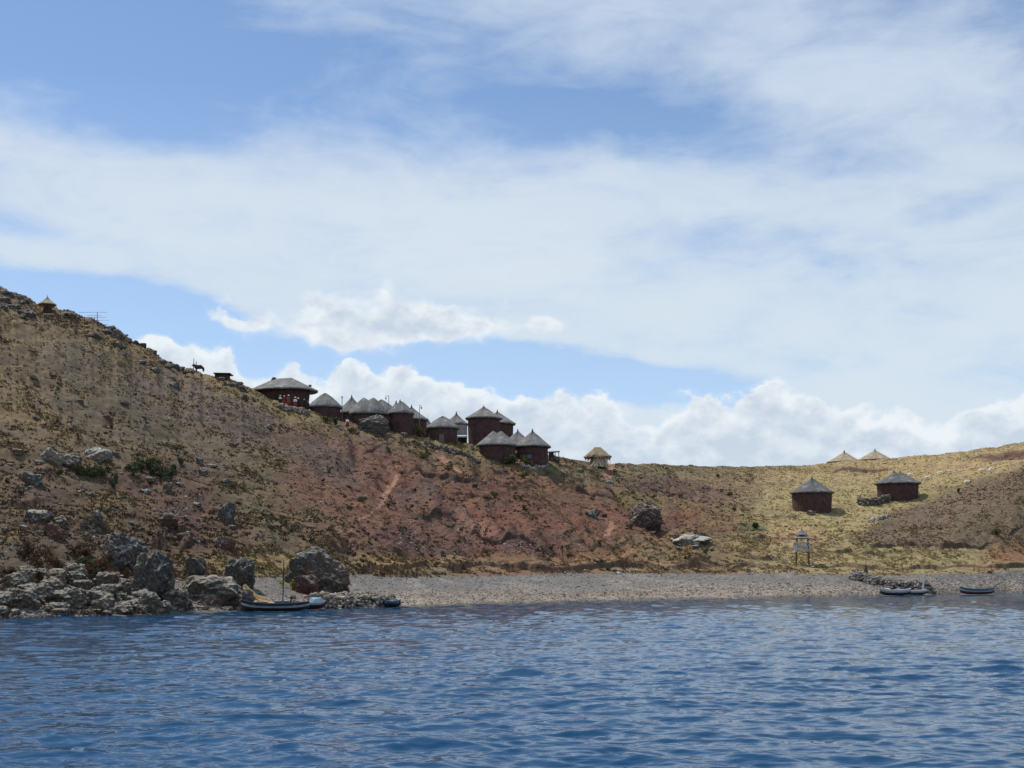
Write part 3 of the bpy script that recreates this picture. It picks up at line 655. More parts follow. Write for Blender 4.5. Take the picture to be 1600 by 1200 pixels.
# groups
rg = random.Random(5)
for i in range(95):
    a = rg.uniform(-20, 280); lo = np.interp(a, [0, 200, 280], [965, 960, 956]); hi_ = np.interp(a, [0, 60, 120, 160, 200, 240, 280], [905, 905, 902, 905, 905, 930, 946]); b_ = lo - (lo - hi_) * rg.random() ** 1.1; w = rg.uniform(14, 44) * (1.0 if b_ < 955 else .8)
    rock(a, b_ + 3, w, w * rg.uniform(.5, .85), 'pale grey rock in the jumble of rocks along the left shore', 'pale', 'rocks jumbled along the left shore', 'rock', depth=.9)
for bx_, by_, n_, sp_ in ((508, 932, 12, 60), (376, 926, 7, 34), (304, 914, 5, 24), (190, 900, 7, 40), (1004, 828, 7, 30), (1076, 856, 8, 34), (578, 678, 6, 26), (150, 836, 5, 22), (265, 834, 7, 30), (354, 826, 6, 20), (95, 742, 8, 50), (52, 766, 4, 24)):
    for k_ in range(n_):
        w = rg.uniform(4, 12); rock(bx_ + rg.uniform(-sp_, sp_), by_ + rg.uniform(-3, 5), w, w * rg.uniform(.5, .8), 'rubble', rg.choice(['pale', 'grey', 'red']), 'rubble at the foot of the big boulders', 'rock')
for i in range(26):
    a = rg.uniform(150, 290) if i % 2 else rg.uniform(270, 400); lo = np.interp(a, [150, 280, 400], [961, 957, 955]); w = rg.uniform(8, 20)
    rock(a, lo - rg.uniform(0, 10), w, w * .45, 'small low rock lying at the water line left of the mast boat', 'pale', 'small rocks at the water line', 'rock')
cr = [(4, 14), (16, 12), (30, 14), (42, 10), (104, 10), (112, 12), (122, 9), (165, 12), (172, 16), (182, 16), (190, 12), (200, 14), (212, 12), (222, 10), (238, 14), (250, 18), (260, 14), (274, 12), (280, 14), (292, 10), (300, 8), (345, 10), (356, 12), (366, 12), (372, 10), (378, 12)]
for a, w in cr:
    cpy = float(np.interp(a, cols, crest_py)); rock(a, cpy + rg.uniform(4, 12), w * rg.uniform(.9, 1.5), w * rg.uniform(.5, .85), 'grey rock on the craggy skyline of the left hill', rg.choice(['grey', 'pale']), 'rocks along the left skyline', 'rock')
for i in range(24):
    a = rg.uniform(0, 60) if i % 2 else rg.uniform(130, 290); cpy = float(np.interp(a, cols, crest_py)); w = rg.uniform(7, 20)
    rock(a, cpy + rg.uniform(12, 40), w, w * .6, 'grey rock just under the craggy skyline of the left hill', 'grey', 'rocks just under the left skyline', 'rock')
for i in range(70):
    a = rg.uniform(0, 370); b_ = rg.uniform(np.interp(a, [0, 380], [560, 700]), 870); w = rg.uniform(4, 15)
    rock(a, b_, w, w * rg.uniform(.5, .8), 'weathered stone scattered on the grassy left hillside', rg.choice(['pale', 'grey', 'grey', 'red']), 'stones scattered on the left hillside', 'rock')
for i in range(34):
    a = rg.uniform(480, 1150); b_ = rg.uniform(np.interp(a, [480, 900, 1150], [700, 745, 745]), 870); w = rg.uniform(4, 10)
    rock(a, b_, w, w * rg.uniform(.5, .8), 'small stone scattered on the red middle hillside', rg.choice(['pale', 'red', 'red']), 'stones scattered on the red hillside', 'rock')
for i in range(22):
    a = rg.uniform(1190, 1330); b_ = rg.uniform(805, 892); w = rg.uniform(2.5, 5)
    rock(a, b_, w, w * .6, 'small white stone in the valley grass around the lookout tower', 'white', 'white stones in the valley grass', 'rock')

def wall_of_stones(name, label, cat, pts, width, height, ssize, n, seed, tonec=(.17, .155, .14), flat=.8, spread=0):
    """pts: ground points; a heaped dry-stone wall of many stones"""
    g2 = np.random.default_rng(seed); cen = []; sz = []
    P_ = [Vector(p) for p in pts]; ls = [0]
    for a, b2 in zip(P_, P_[1:]): ls.append(ls[-1] + (b2 - a).length)
    for i in range(n):
        t = g2.random() * ls[-1]; k2 = max(0, min(len(P_) - 2, int(np.searchsorted(ls, t)) - 1)); f = (t - ls[k2]) / max(1e-6, ls[k2 + 1] - ls[k2]); c = P_[k2].lerp(P_[k2 + 1], f)
        e = g2.random(); hgt = height * (height and e); wd = width * (1 - .6 * e)
        dr = (P_[k2 + 1] - P_[k2]); nn = Vector((-dr.y, dr.x, 0)).normalized(); q = c + nn * g2.uniform(-.5, .5) * wd; zz = gz(q.x, q.y) if not spread else c.z
        cen.append((q.x, q.y, zz + hgt)); sz.append(ssize * g2.uniform(.6, 1.35))
    cen = np.array(cen); sz = np.array(sz); tone = np.array([tonec]) * g2.uniform(.55, 1.7, (n, 1))
    o0 = Vector((float(cen[:, 0].mean()), float(cen[:, 1].mean()), float(cen[:, 2].min())))
    me = stones(name, cen - np.array(o0)[None], sz, tone, flat, T2, I2[1], seed)
    return tag(link(name, me, M_pebble, loc=o0), label, cat)
wall_of_stones('stone_jetty', 'low rubble jetty of pale stones between the small green boat and the mast boat', 'jetty', [at(498, 948), at(540, 948), at(604, 947)], 4.2, 1.0, .17, 1300, 1, (.23, .20, .165))
wall_of_stones('stone_jetty', 'grey rubble jetty behind the two white boats on the right beach', 'jetty', [at(1338, 905), at(1380, 917), at(1420, 923), at(1452, 924)], 4.0, 1.15, .24, 800, 2, (.17, .155, .145))
wall_of_stones('dry_stone_wall', 'thin dry stone wall running down the slope below the hut cluster', 'stone wall', [at(664, 694), at(690, 702), at(715, 710), at(750, 722)], .8, .7, .22, 260, 3, (.15, .125, .11))
wall_of_stones('dry_stone_wall', 'low curved stone pen beside the twin knobbed valley hut', 'stone wall', [at(1341, 788), at(1352, 791), at(1370, 789), at(1390, 784)], .9, 1.35, .28, 260, 4, (.13, .115, .10))
wall_of_stones('stone_pile', 'line of whitish stones in the grass below the stone pen', 'stone pile', [at(1360, 816), at(1375, 811), at(1390, 806)], 1.2, .5, .24, 70, 5, (.36, .33, .29))
wall_of_stones('dry_stone_wall', 'pale stone edging in front of the long hall under the people', 'stone wall', [at(441, 640), at(455, 643), at(470, 645), at(484, 650)], .8, .7, .24, 120, 6, (.24, .20, .17))
wall_of_stones('dry_stone_wall', 'row of pale stones at the foot of the right end hut', 'stone wall', [at(820, 731), at(838, 733), at(856, 731)], .8, .45, .24, 60, 7, (.30, .29, .27))
pbase = at(381, 955)
o = wall_of_stones('stone_pier', 'narrow upright pier of dark stacked stones left of the mast boat', 'stone pier', [pbase, pbase + Vector((.5, .2, 0))], .9, 1.45, .24, 110, 8, (.10, .09, .085), spread=1)

# ---------------------------------------------------------------- shrubs
SHV = {}
def shrub_mesh(kind, i):
    if (kind, i) in SHV: return SHV[(kind, i)]
    g2 = np.random.default_rng(900 + i); nl = 900; cl = g2.normal(0, .42, (9, 3)); cl[:, 2] = np.abs(cl[:, 2]) * .8 + .35; k2 = g2.integers(0, 9, nl)
    d_ = g2.normal(size=(nl, 3)); d_ /= np.linalg.norm(d_, axis=1)[:, None]; c = cl[k2] + d_ * g2.uniform(.12, .42, (nl, 1)) * np.array([[1, 1, .85]]); c[:, 2] = np.clip(c[:, 2], .02, None)
    s = g2.uniform(.035, .085, nl); R = rotm(nl, g2); tri = np.array([[-1, -.5, 0], [1, -.5, 0], [1, .6, 0], [-1, .6, 0]])
    V_ = np.einsum('nij,vj->nvi', R, tri) * s[:, None, None] + c[:, None, :]
    me = np_mesh('foliage', V_.reshape(-1, 3), np.arange(nl * 4).reshape(-1, 4), False); me.materials.append({'green': M_leafgreen, 'olive': M_leafolive, 'rust': M_leafrust, 'yellow': M_leafyellow}[kind])
    sb = MB()
    for j in range(9): sb.tube((0, 0, -.05), tuple(cl[j]), .03, .012, 5)
    ms = bpy.data.meshes.new('stems'); ms.from_pydata(sb.v, [], sb.f); ms.update(); ms.materials.append(M_wooddark)
    SHV[(kind, i)] = (me, ms); return SHV[(kind, i)]
SC = [0]
def shrub(px, py, w, h, label, kind='green', group=None):
    SC[0] += 1; me, ms = shrub_mesh(kind, SC[0] % 4); p = at(px, py); wm = w * p.y / F; hm = h * p.y / F
    e = empty('shrub', p, label, 'shrub', group, random.uniform(0, 6)); e.scale = (wm / 1.9, wm / 1.9, hm / 1.35)
    a = bpy.data.objects.new('foliage', me); a.parent = e; COL.objects.link(a)
    b2 = bpy.data.objects.new('stems', ms); b2.parent = e; COL.objects.link(b2)
for a, b_, w, h in [(208, 745, 24, 22), (222, 738, 22, 20), (236, 742, 24, 24), (250, 746, 24, 24), (262, 750, 24, 20), (271, 738, 22, 18), (282, 728, 14, 14), (244, 730, 20, 16), (216, 730, 20, 14)]:
    shrub(a, b_, w, h, 'dark green shrub in the long thicket right of the outcrop', 'green', 'dark green shrubs in the right thicket')
for a, b_, w, h in [(92, 744, 18, 14), (126, 746, 20, 18), (142, 748, 24, 22), (158, 746, 24, 20), (170, 738, 18, 14), (178, 766, 16, 26)]:
    shrub(a, b_, w, h, 'dark green shrub at the foot of the grey outcrop', 'green', 'dark green shrubs below the outcrop')
for i in range(20):
    shrub(rg.uniform(10, 200), rg.uniform(868, 912), rg.uniform(20, 34), rg.uniform(16, 30), 'rusty brown brush growing behind the shore rocks at lower left', 'rust', 'rusty brush behind the shore rocks')
for i in range(10):
    shrub(rg.uniform(95, 215), rg.uniform(880, 918), rg.uniform(16, 28), rg.uniform(14, 26), 'green bush growing among the shore rocks at lower left', 'green', 'green bushes among the shore rocks')
shrub(458, 922, 24, 22, 'bright yellow flowering bush left of the huge beach boulder', 'yellow')
shrub(472, 880, 16, 14, 'yellowish grass bush above the yellow flowering bush', 'olive')
shrub(797, 726, 26, 20, 'round green bush in front of the double roofed hut', 'green')
shrub(822, 728, 18, 18, 'dull olive bush right of the round green bush by the huts', 'olive')
shrub(510, 660, 24, 14, 'olive bush below the first round hut of the cluster', 'olive')
shrub(524, 664, 18, 12, 'greener low bush just right of the olive bush under the first hut', 'green')
shrub(549, 676, 16, 10, 'yellowish low bush left of the dark angular boulder', 'olive')
shrub(655, 680, 18, 22, 'tall olive shrub against the side wall of the tall cluster hut', 'olive')
shrub(1180, 826, 24, 12, 'green patch of brush in the upper valley left of the tower', 'green')
shrub(1498, 770, 8, 8, 'small dark bush on the brown mound under the sheep', 'green')
shrub(1556, 836, 16, 14, 'olive bush on the right flank of the brown mound', 'olive')
for i in range(40):
    a = rg.uniform(120, 1160); b_ = rg.uniform(np.interp(a, [120, 400, 900, 1160], [560, 660, 745, 745]), 870); w = rg.uniform(7, 15)
    shrub(a, b_, w, w * .75, 'small olive shrub dotted on the open hillside', 'olive', 'small shrubs dotted on the hillside')

# ---------------------------------------------------------------- huts
def ring(cx, R, Lh, n, z, ang, jit=None, flat=1.0):
    out = []
    for i in range(n):
        t = 2 * math.pi * i / n; c, s = math.cos(t), math.sin(t); r2 = R + (jit[i] if jit else 0)
        x = Lh * math.tanh(3.5 * c) + r2 * c; y = r2 * s * flat; out.append((x * math.cos(ang) - y * math.sin(ang), x * math.sin(ang) + y * math.cos(ang), z if not callable(z) else z(i, t)))
    return out
def roof_mesh(R, Lh, H, ang, seed, ragged=.10, convex=1.0, n=72, thick=.22, dip=0.0):
    rr_ = random.Random(seed); fs = [.0, .06, .14, .25, .4, .55, .7, .82, .92, .97, 1.0]; V_ = []; UV = []
    ph = [rr_.uniform(0, 6.28) for _ in range(6)]
    for k_, f in enumerate(fs):
        for i in range(n):
            t = 2 * math.pi * i / n; c, s = math.cos(t), math.sin(t)
            lump = sum(math.sin((3 + 4 * j) * t + ph[j]) for j in range(6)) * .012 * R * f
            rad = R * f + lump + (rr_.uniform(-1, 1) * ragged if k_ >= 8 else rr_.uniform(-1, 1) * .02)
            z = H * (1 - (f ** convex if convex != 2 else (f ** 1.6) * .65 + .35 * f)) * 1.0 + rr_.uniform(-1, 1) * (.035 if 0 < k_ < 8 else 0) - (rr_.random() * ragged * .9 if k_ == len(fs) - 1 else 0)
            z -= dip * H * (1 - abs(math.tanh(3.5 * c))) * (1 - f) ** 2 
            x = Lh * math.tanh(3.5 * c) + rad * c; y = rad * s
            V_.append((x * math.cos(ang) - y * math.sin(ang), x * math.sin(ang) + y * math.cos(ang), z)); UV.append((t * R, f * math.hypot(R, H)))
    for f, dz in ((.97, -thick), (.80, -thick * .4), (.3, H * .35)):
        for i in range(n):
            t = 2 * math.pi * i / n; c, s = math.cos(t), math.sin(t); x = Lh * math.tanh(3.5 * c) + R * f * c; y = R * f * s
            V_.append((x * math.cos(ang) - y * math.sin(ang), x * math.sin(ang) + y * math.cos(ang), dz + (rr_.uniform(-.5, .5) * ragged if f == .97 else 0))); UV.append((t * R, f * R))
    K = len(fs) + 3; F_ = []
    for k_ in range(K - 1):
        for i in range(n): F_.append((k_ * n + i, k_ * n + (i + 1) % n, (k_ + 1) * n + (i + 1) % n, (k_ + 1) * n + i))
    F_ = [f[::-1] for f in F_]
    me = bpy.data.meshes.new('roof'); me.from_pydata(V_, [], F_); me.update(); uvl = me.uv_layers.new(name='UVMap')
    me.polygons.foreach_set('use_smooth', [True] * len(me.polygons))
    uva = np.array(UV)[np.array([l.vertex_index for l in me.loops])]; uvl.data.foreach_set('uv', uva.astype(np.float32).ravel())
    return me
def wall_mesh(R, Lh, H, ang, seed, n=56):
    mb = MB(); rr_ = random.Random(seed); rings_ = []
    for k_ in range(9):
        z = -1.2 + (H + 1.2) * k_ / 8; j = [rr_.uniform(-.035, .035) for _ in range(n)]; rings_.append(ring(0, R * (1.0 + .012 * math.cos(k_)), Lh, n, z, ang, j))
    mb.rings(rings_); return mb
def finial(mb, x, y, z, s):
    s *= .72
    mb.tube((x, y, z - .35 * s), (x, y, z + .15 * s), .30 * s, .17 * s, 9); mb.tube((x, y, z + .10 * s), (x + .04 * s, y, z + .46 * s), .17 * s, .10 * s, 8); mb.tube((x + .04 * s, y, z + .44 * s), (x + .07 * s, y, z + .58 * s), .12 * s, .03 * s, 7)
HC = [0]
def hut(label, px, apex, eave, hw, whw, base=None, Y=None, ridge=0, ang=0.0, fin=(0,), finr=1.0, rm=None, wm_=None, convex=.92, door=None, windows=(), group='round adobe huts with thatched roofs', tipw=None, name='round_hut'):
    HC[0] += 1; rm = rm or M_thatch; wm_ = wm_ or M_adobe
    if Y is None: p = at(px, base); Y = p.y + whw * p.y / F * .95
    s = Y / F; x = (px - CX) * s; ze = EYE + (HY - eave) * s; za = EYE + (HY - apex) * s
    gx = min(gz(x + dx, Y + dy) for dx in (-whw * s, 0, whw * s) for dy in (-whw * s, 0)); g0 = gz(x, Y)
    Lh = ridge * s; R = hw * s - Lh; Rw = whw * s - Lh; e = empty(name, (x, Y, gx), label, 'hut', group)
    w = wall_mesh(Rw, Lh, ze - gx + .15, ang, HC[0]).build('wall', wm_, e, True)
    r = link('roof', roof_mesh(R, Lh, za - ze, ang, HC[0], .09, convex, dip=.16), rm, e, (0, 0, ze - gx))
    for f in fin:
        mb = MB(); finial(mb, f * s, 0, 0, finr); mb.build('ridge_knob', M_twig, r, True, (0, 0, za - ze))
    if door is not None:
        a = math.radians(door[0]); mb = MB(); dw, dh = .85, 1.75; c = (Lh * math.tanh(3.5 * math.cos(a)) + (Rw + .03) * math.cos(a), (Rw + .03) * math.sin(a), door[1] + dh / 2)
        mb.box(c, (dw, .14, dh), a + math.pi / 2); dr_ = mb.build('door', M_door, e); mb = MB()
        mb.box((c[0], c[1], c[2] + dh / 2 + .09), (dw + .35, .24, .14), a + math.pi / 2); mb.build('lintel', M_wood, dr_)
    for wa, wz, ww, wh in windows:
        a = math.radians(wa); mb = MB(); c = ((Rw + .02) * math.cos(a) + Lh * math.tanh(3.5 * math.cos(a)), (Rw + .02) * math.sin(a), wz); mb.box(c, (ww + .16, .12, wh + .16), a + math.pi / 2); wf = mb.build('window', M_wood, e)
        mb = MB(); c2 = (c[0] + .03 * math.cos(a), c[1] + .03 * math.sin(a), c[2]); mb.box(c2, (ww, .12, wh), a + math.pi / 2); mb.build('pane', M_window, wf)
    return e
# long hall
Yh = 226; s = Yh / F
e = empty('thatched_hall', ((442 - CX) * s, Yh, gz((442 - CX) * s, Yh)), 'long red adobe hall with hipped grey thatch and a small chimney, leftmost building', 'hall')
g0 = e.location.z; ze = EYE + (HY - 611.5) * s - g0; za = EYE + (HY - 591) * s - g0
wall_mesh(30 * s, 12 * s, ze + .3, -.30, 77).build('wall', M_adobe, e, True)
r = link('roof', roof_mesh(41 * s, 15 * s, za - ze, -.30, 78, .09, .98, 96), M_thatch, e, (0, 0, ze))
mb = MB(); q = Vector((-15 * s, 4.6 * s, za - ze)); mb.tube(tuple(q - Vector((0, 0, .3))), tuple(q + Vector((.1, 0, .22))), .5, .3, 10); mb.build('ridge_cap', M_twig, r, True)
mb = MB(); mb.box((41 * s, 1.0, ze + .55), (.42, .42, 1.2)); mb.box((41 * s, 1.0, ze + 1.22), (.54, .54, .12)); mb.build('chimney', M_pole, e)
for dx_, dw in ((10, .9), (-4, .8)):
    mb = MB(); mb.box((dx_ * s, -30 * s - .02 + abs(dx_) * .006, 1.0), (dw, .14, 2.0)); mb.build('door', M_wooddark, e)
hut('small round hut with a blunt grey thatch cone, next right of the long hall', 508, 614, 636.5, 27, 23, base=653, fin=(), convex=2)
hut('back row hut with brownish knobbed roof just right of the first lamp post', 549.5, 619, 646, 26, 21, Y=236, finr=.7, rm=M_thatchtan and M_thatch, convex=.86)
hut('wide hut with a twin peaked roof behind the dark angular boulder', 576, 621, 646.5, 31, 26, base=668, ridge=7, fin=(), convex=2)
hut('hut with plain grey cone squeezed behind the twin peaked hut', 596, 624, 646, 27, 23, Y=231, fin=(), convex=2)
hut('back row hut whose knobbed tip peeks out left of the tall cluster hut', 619, 628, 650, 19, 16, Y=242, finr=.8)
hut('tall walled hut with knobbed cone at the centre of the left cluster', 627, 627, 646, 21, 18.5, base=679, finr=.9, convex=2, fin=(-2,))
hut('hut half hidden right of the tall cluster hut, shrubs at its side', 643, 635, 656, 26, 23, Y=234, finr=.8)
hut('hut of which only a low roof edge shows right of the third lamp post', 668, 653, 672, 14, 11, Y=240, fin=(), convex=.86)
hut('round hut with blunt thatch and one pale door facing the lake', 692, 650, 669, 26, 22, base=692, fin=(), convex=2, door=(-92, .35))
hut('pale grey walled hut behind, with a knobbed roof above the blue tarpaulin', 713, 646, 663, 19, 17, Y=240, finr=.9, wm_=M_adobegrey)
hut('tallest two storey hut with high dark red wall and pale tipped roof', 756, 635, 654, 29, 24.5, base=700, finr=.6, convex=.95)
hut('hut behind the two storey hut showing its right half and knobbed tip', 777, 643, 662.5, 29, 24.5, Y=243, finr=.9, convex=1.025)
hut('broad hut with a joined double thatch roof at the lower right of the cluster', 777, 673, 696, 33, 28, base=724, ridge=6, ang=.1, fin=(), convex=1.02, windows=())
hut('middle hut with knobbed tip between the double roofed hut and the end hut', 809, 673, 696, 26, 22, Y=236, finr=.9, convex=1.02)
hut('right end hut of the cluster with a sharp knobbed cone roof', 832, 673, 698, 29, 24, base=729, finr=.95, convex=1.02, windows=((-102, 2.7, .75, .6),))
hut('left hut alone in the valley, dark red wall, pale tipped grey cone', 1268.5, 746, 770, 34, 30, base=802, finr=.6, rm=M_thatchdark, group='huts in the grassy valley', convex=.93)
hut('right hut in the valley with two knobs on its short ridge', 1402.5, 737, 755.5, 35.5, 31, base=784, ridge=4, fin=(-6, 4), finr=.75, rm=M_thatchdark, group='huts in the grassy valley', convex=.95)
hut('left of the two tan roofs peeking over the far skyline', 1319, 705, 722, 27, 24, Y=376, finr=1.1, rm=M_thatchtan, group='huts behind the far skyline', convex=.85)
hut('right of the two tan roofs peeking over the far skyline', 1367, 703, 719, 27, 24, Y=380, finr=1.1, rm=M_thatchtan, group='huts behind the far skyline', convex=.95)

# tarp lean-to
p = pt(722, 681, 231); mb = MB(); mb.box((0, 0, 0), (1.7, 1.5, .06), 0, 0, Matrix.Rotation(.25, 3, 'X')); e = empty('lean_to', p - Vector((0, 0, 1.4)), 'small lean-to with a pale blue tarpaulin top between two huts', 'lean-to'); mb.build('canopy', M_tarp, e, loc=(0, 0, 1.4))
for a in (-.75, .75):
    mb = MB(); mb.tube((a, -.6, -.8), (a, -.6, 1.3), .05); mb.build('post', M_wood, e)
mb = MB(); mb.box((0, .5, .2), (1.6, .08, 1.9)); mb.build('back_panel', M_wooddark, e)
# stone shed at the cluster's end
p = at(865, 722); p.y += 1; p.z = gz(p.x, p.y); e = empty('stone_shed', p, 'tiny open shed of dark posts with a flat slab roof beside the end hut', 'shed')
hm = EYE + (HY - 706) * p.y / F - p.z
mb = MB(); mb.box((-.4, 0, hm / 2 - .3), (.9, 1.0, hm + .4)); mb.build('wall', M_adobe, e)
mb = MB(); mb.box((.1, 0, hm), (2.1, 1.5, .14), 0, 0, Matrix.Rotation(-.06, 3, 'Y')); mb.build('roof', M_woodgrey, e)
for a in (.3, .95):
    mb = MB(); mb.tube((a, -.5, -.4), (a, -.5, hm), .07); mb.build('post', M_wooddark, e)

# ---------------------------------------------------------------- straw heaps made of stalks
def stalks(name, n, fn, mat_, parent, loc, seed, r=.035):
    rr_ = random.Random(seed); mb = MB()
    for i in range(n):
        a, b2 = fn(rr_); mb.tube(a, b2, r, r * .5, 4)
    return mb.build(name, mat_, parent, False, loc)
p = at(934, 729); p.y += .3; p.z = gz(p.x, p.y); s = p.y / F; W = 14 * s
e = empty('straw_shelter', p, 'ragged straw thatched shelter with bundles leaning on it, alone on the skyline', 'shelter')
H = EYE + (HY - 700) * s - p.z
mb = MB()
for a in (-1, 1):
    for b_ in (-1, 1):
        mb.tube((a * W * .7, b_ * 1.1, -.6), (a * W * .7, b_ * 1.1, H * .62), .08)
mb.build('posts', M_wooddark, e)
mb = MB(); mb.box((0, .1, H * .30), (W * 1.3, 1.9, H * .66)); mb.build('wall', M_twig, e)
link('roof', roof_mesh(W * 1.22, .5, H * .55, 0, 5, .26, 1.05, 48), M_thatchstraw, e, (0, 0, H * .50))
stalks('leaning_reeds', 170, lambda q: ((q.uniform(-W * 1.15, W * 1.15), -1.9 - q.random() * .6, -.35), (q.uniform(-W * .85, W * .9), -.95 - q.random() * .15, H * q.uniform(.35, .72))), M_strawdull, e, None, 4, .05)
stalks('reed_fringe', 130, lambda q: (lambda t: ((W * 1.2 * math.cos(t), W * 1.2 * math.sin(t), H * .52), (W * 1.42 * math.cos(t), W * 1.38 * math.sin(t), H * q.uniform(.26, .44))))(q.uniform(0, 6.28)), M_strawdull, e, None, 6, .05)
p2 = at(942, 731)
stalks('pale_reeds', 46, lambda q: ((q.uniform(-W * 1.1, W * 1.5), -2.4 - q.random() * .5, -.35), (q.uniform(-W * .5, W * 1.1), -1.05, H * q.uniform(.4, .85))), M_strawpale, e, None, 14, .06)
stalks('dark_reeds', 40, lambda q: ((q.uniform(-W * .9, W * .7), -2.1 - q.random() * .5, -.35), (q.uniform(-W * .2, W * .9), -1.0, H * q.uniform(.4, .7))), M_wooddark, e, None, 15, .06)
e2 = empty('straw_heap', p2, 'cream heap of straw at the right foot of the straw shelter', 'straw heap')
stalks('straw', 260, lambda q: (lambda t, r_: ((r_ * math.cos(t), r_ * .6 * math.sin(t), -.05), (r_ * .35 * math.cos(t), r_ * .3 * math.sin(t), 1.45 - r_ * .8)))(q.uniform(0, 6.28), q.uniform(.1, 1.1)), M_strawpale, e2, None, 8, .05)
p = at(400, 945); s = p.y / F
e = empty('straw_heap', p, 'golden straw heap sweeping down from the stone pier beside the mast boat', 'straw heap')
stalks('straw', 900, lambda q: (lambda f, k_, u: ((f * 2.6 - 1.0 + k_ * .1, k_ + .2 - u * .6, max(.0, 1.55 * (1 - f) ** 2.6 * (1 - u * .8) + .10)), (f * 2.6 - .25 + q.uniform(-.35, .45), k_ - u * .9 + q.uniform(-.4, .3), max(-.1, 1.55 * (1 - min(1, f + .25)) ** 2.6 * (1 - u) + q.uniform(-.16, .16)))))(q.random(), q.uniform(-.55, .7), q.random()), M_straw, e, None, 9, .045)
mb = MB(); mb.rings([[(-1.0 + i * .0, -.5, 0) for i in range(1)] * 3] * 2) if False else None

# ---------------------------------------------------------------- gazebo, rails, rack
p = at(74, 489); s = p.y / F; e = empty('parasol_hut', p, 'small pointed tan straw sunshade on one post near the top of the left hill', 'sunshade')
H = EYE + (HY - 476) * s - p.z; R = 14 * s
link('roof', roof_mesh(R, 0, 13.5 * s, 0, 11, .07, .72, 40, .1), M_thatchtan, e, (0, 0, H)); mb = MB(); mb.tube((0, 0, H + 1.0), (0, 0, H + 15.5 * s), .05, .02); mb.build('spike', M_wooddark, e)
mb = MB(); mb.tube((0, 0, -.5), (0, 0, H + .8), .07); mb.build('post', M_wooddark, e)
mb = MB()
for i in range(7): mb.box((-.45 + i * .15, -.25, .45), (.13, .08, .95 + .02 * (i % 2)))
mb.box((0, .15, .45), (1.05, .7, .9)); mb.build('counter', M_adobe, e)
for (a0, a1, pya, pyb) in ((68, 84, 491, 491), (100, 114, 489, 489)):
    Yb = at((a0 + a1) / 2, 497).y - .3; A = pt(a0, pya, Yb); Bq = pt(a1, pyb, Yb); ml = (A + Bq) / 2; gzv = gz(ml.x, ml.y)
    e = empty('bench', (ml.x, ml.y, gzv), 'pale topped bench straight below the straw sunshade' if a0 == 68 else 'pale topped bench right of and below the straw sunshade', 'bench', 'benches by the straw sunshade')
    hh = max(.5, A.z - gzv); mb = MB(); mb.box((0, 0, hh), ((Bq - A).length, .4, .1)); mb.build('seat', M_white, e)
    for sg in (-1, 1): mb = MB(); mb.box((sg * (Bq - A).length * .4, 0, hh / 2 - .2), (.1, .3, hh + .3)); mb.build('leg', M_wood, e)
Yr = at(100, 502).y
A = at(70, 504); Bq = at(132, 508); e = empty('rail_fence', (A + Bq) / 2, 'rough wooden rail fence of grey poles under the straw sunshade', 'fence'); o0 = (A + Bq) / 2
for i in range(7):
    q = A.lerp(Bq, i / 6); q.z = gz(q.x, q.y) ; mb = MB(); mb.tube(tuple(q - o0 - Vector((0, 0, .4))), tuple(q - o0 + Vector((0, 0, 1.25))), .07, .05, 6); mb.build('post', M_wooddark, e)
for k_ in range(3):
    mb = MB(); prev = None
    for i in range(7):
        q = A.lerp(Bq, i / 6); q.z = gz(q.x, q.y) + .35 + k_ * .38; q.y -= .08
        if prev is not None: mb.tube(tuple(prev - o0), tuple(q - o0), .05, .05, 6)
        prev = q
    mb.build('rail', M_wood, e)
p = at(151, 507); Yk = p.y; e = empty('pole_rack', p, 'bare rack of thin horizontal poles on two uprights against the sky', 'pole rack'); s = Yk / F
for a, t in ((152, 488), (148, 495)):
    mb = MB(); q = pt(a, t, Yk) - p; mb.tube((q.x, 0, -.5), (q.x, 0, q.z), .06, .045, 6); mb.build('upright', M_wooddark, e)
for a0, a1, y0 in ((123, 168, 488), (136, 158, 493), (140, 166, 496), (134, 171, 500.5), (138, 156, 501.5), (150, 170, 507)):
    mb = MB(); q0 = pt(a0, y0, Yk - .1) - p; q1 = pt(a1, y0 - .2, Yk - .1) - p; mb.tube(tuple(q0), tuple(q1), .025, .02, 5); mb.build('crossbar', M_wooddark, e)
# flat roofed stone shed on the ridge
p = at(347, 594); s = p.y / F; e = empty('flat_roofed_shed', p, 'low shed with a dark flat roof and red patch of wall dug into the ridge', 'shed'); hm = EYE + (HY - 583.5) * s - p.z
mb = MB(); mb.box((0, 1.0, hm), (26 * s, 2.6, .16), 0, 0, Matrix.Rotation(.02, 3, 'Y')); mb.build('roof', M_wooddark, e)
mb = MB(); mb.box((-2 * s, 1.2, hm / 2 - .5), (20 * s, 2.0, hm + .8)); mb.build('wall', M_adobegrey and M_adobe, e)
mb = MB(); mb.box((8 * s, .1, hm * .3), (8 * s, .16, .5)); mb.build('wall_panel', M_red and M_adobe, e)
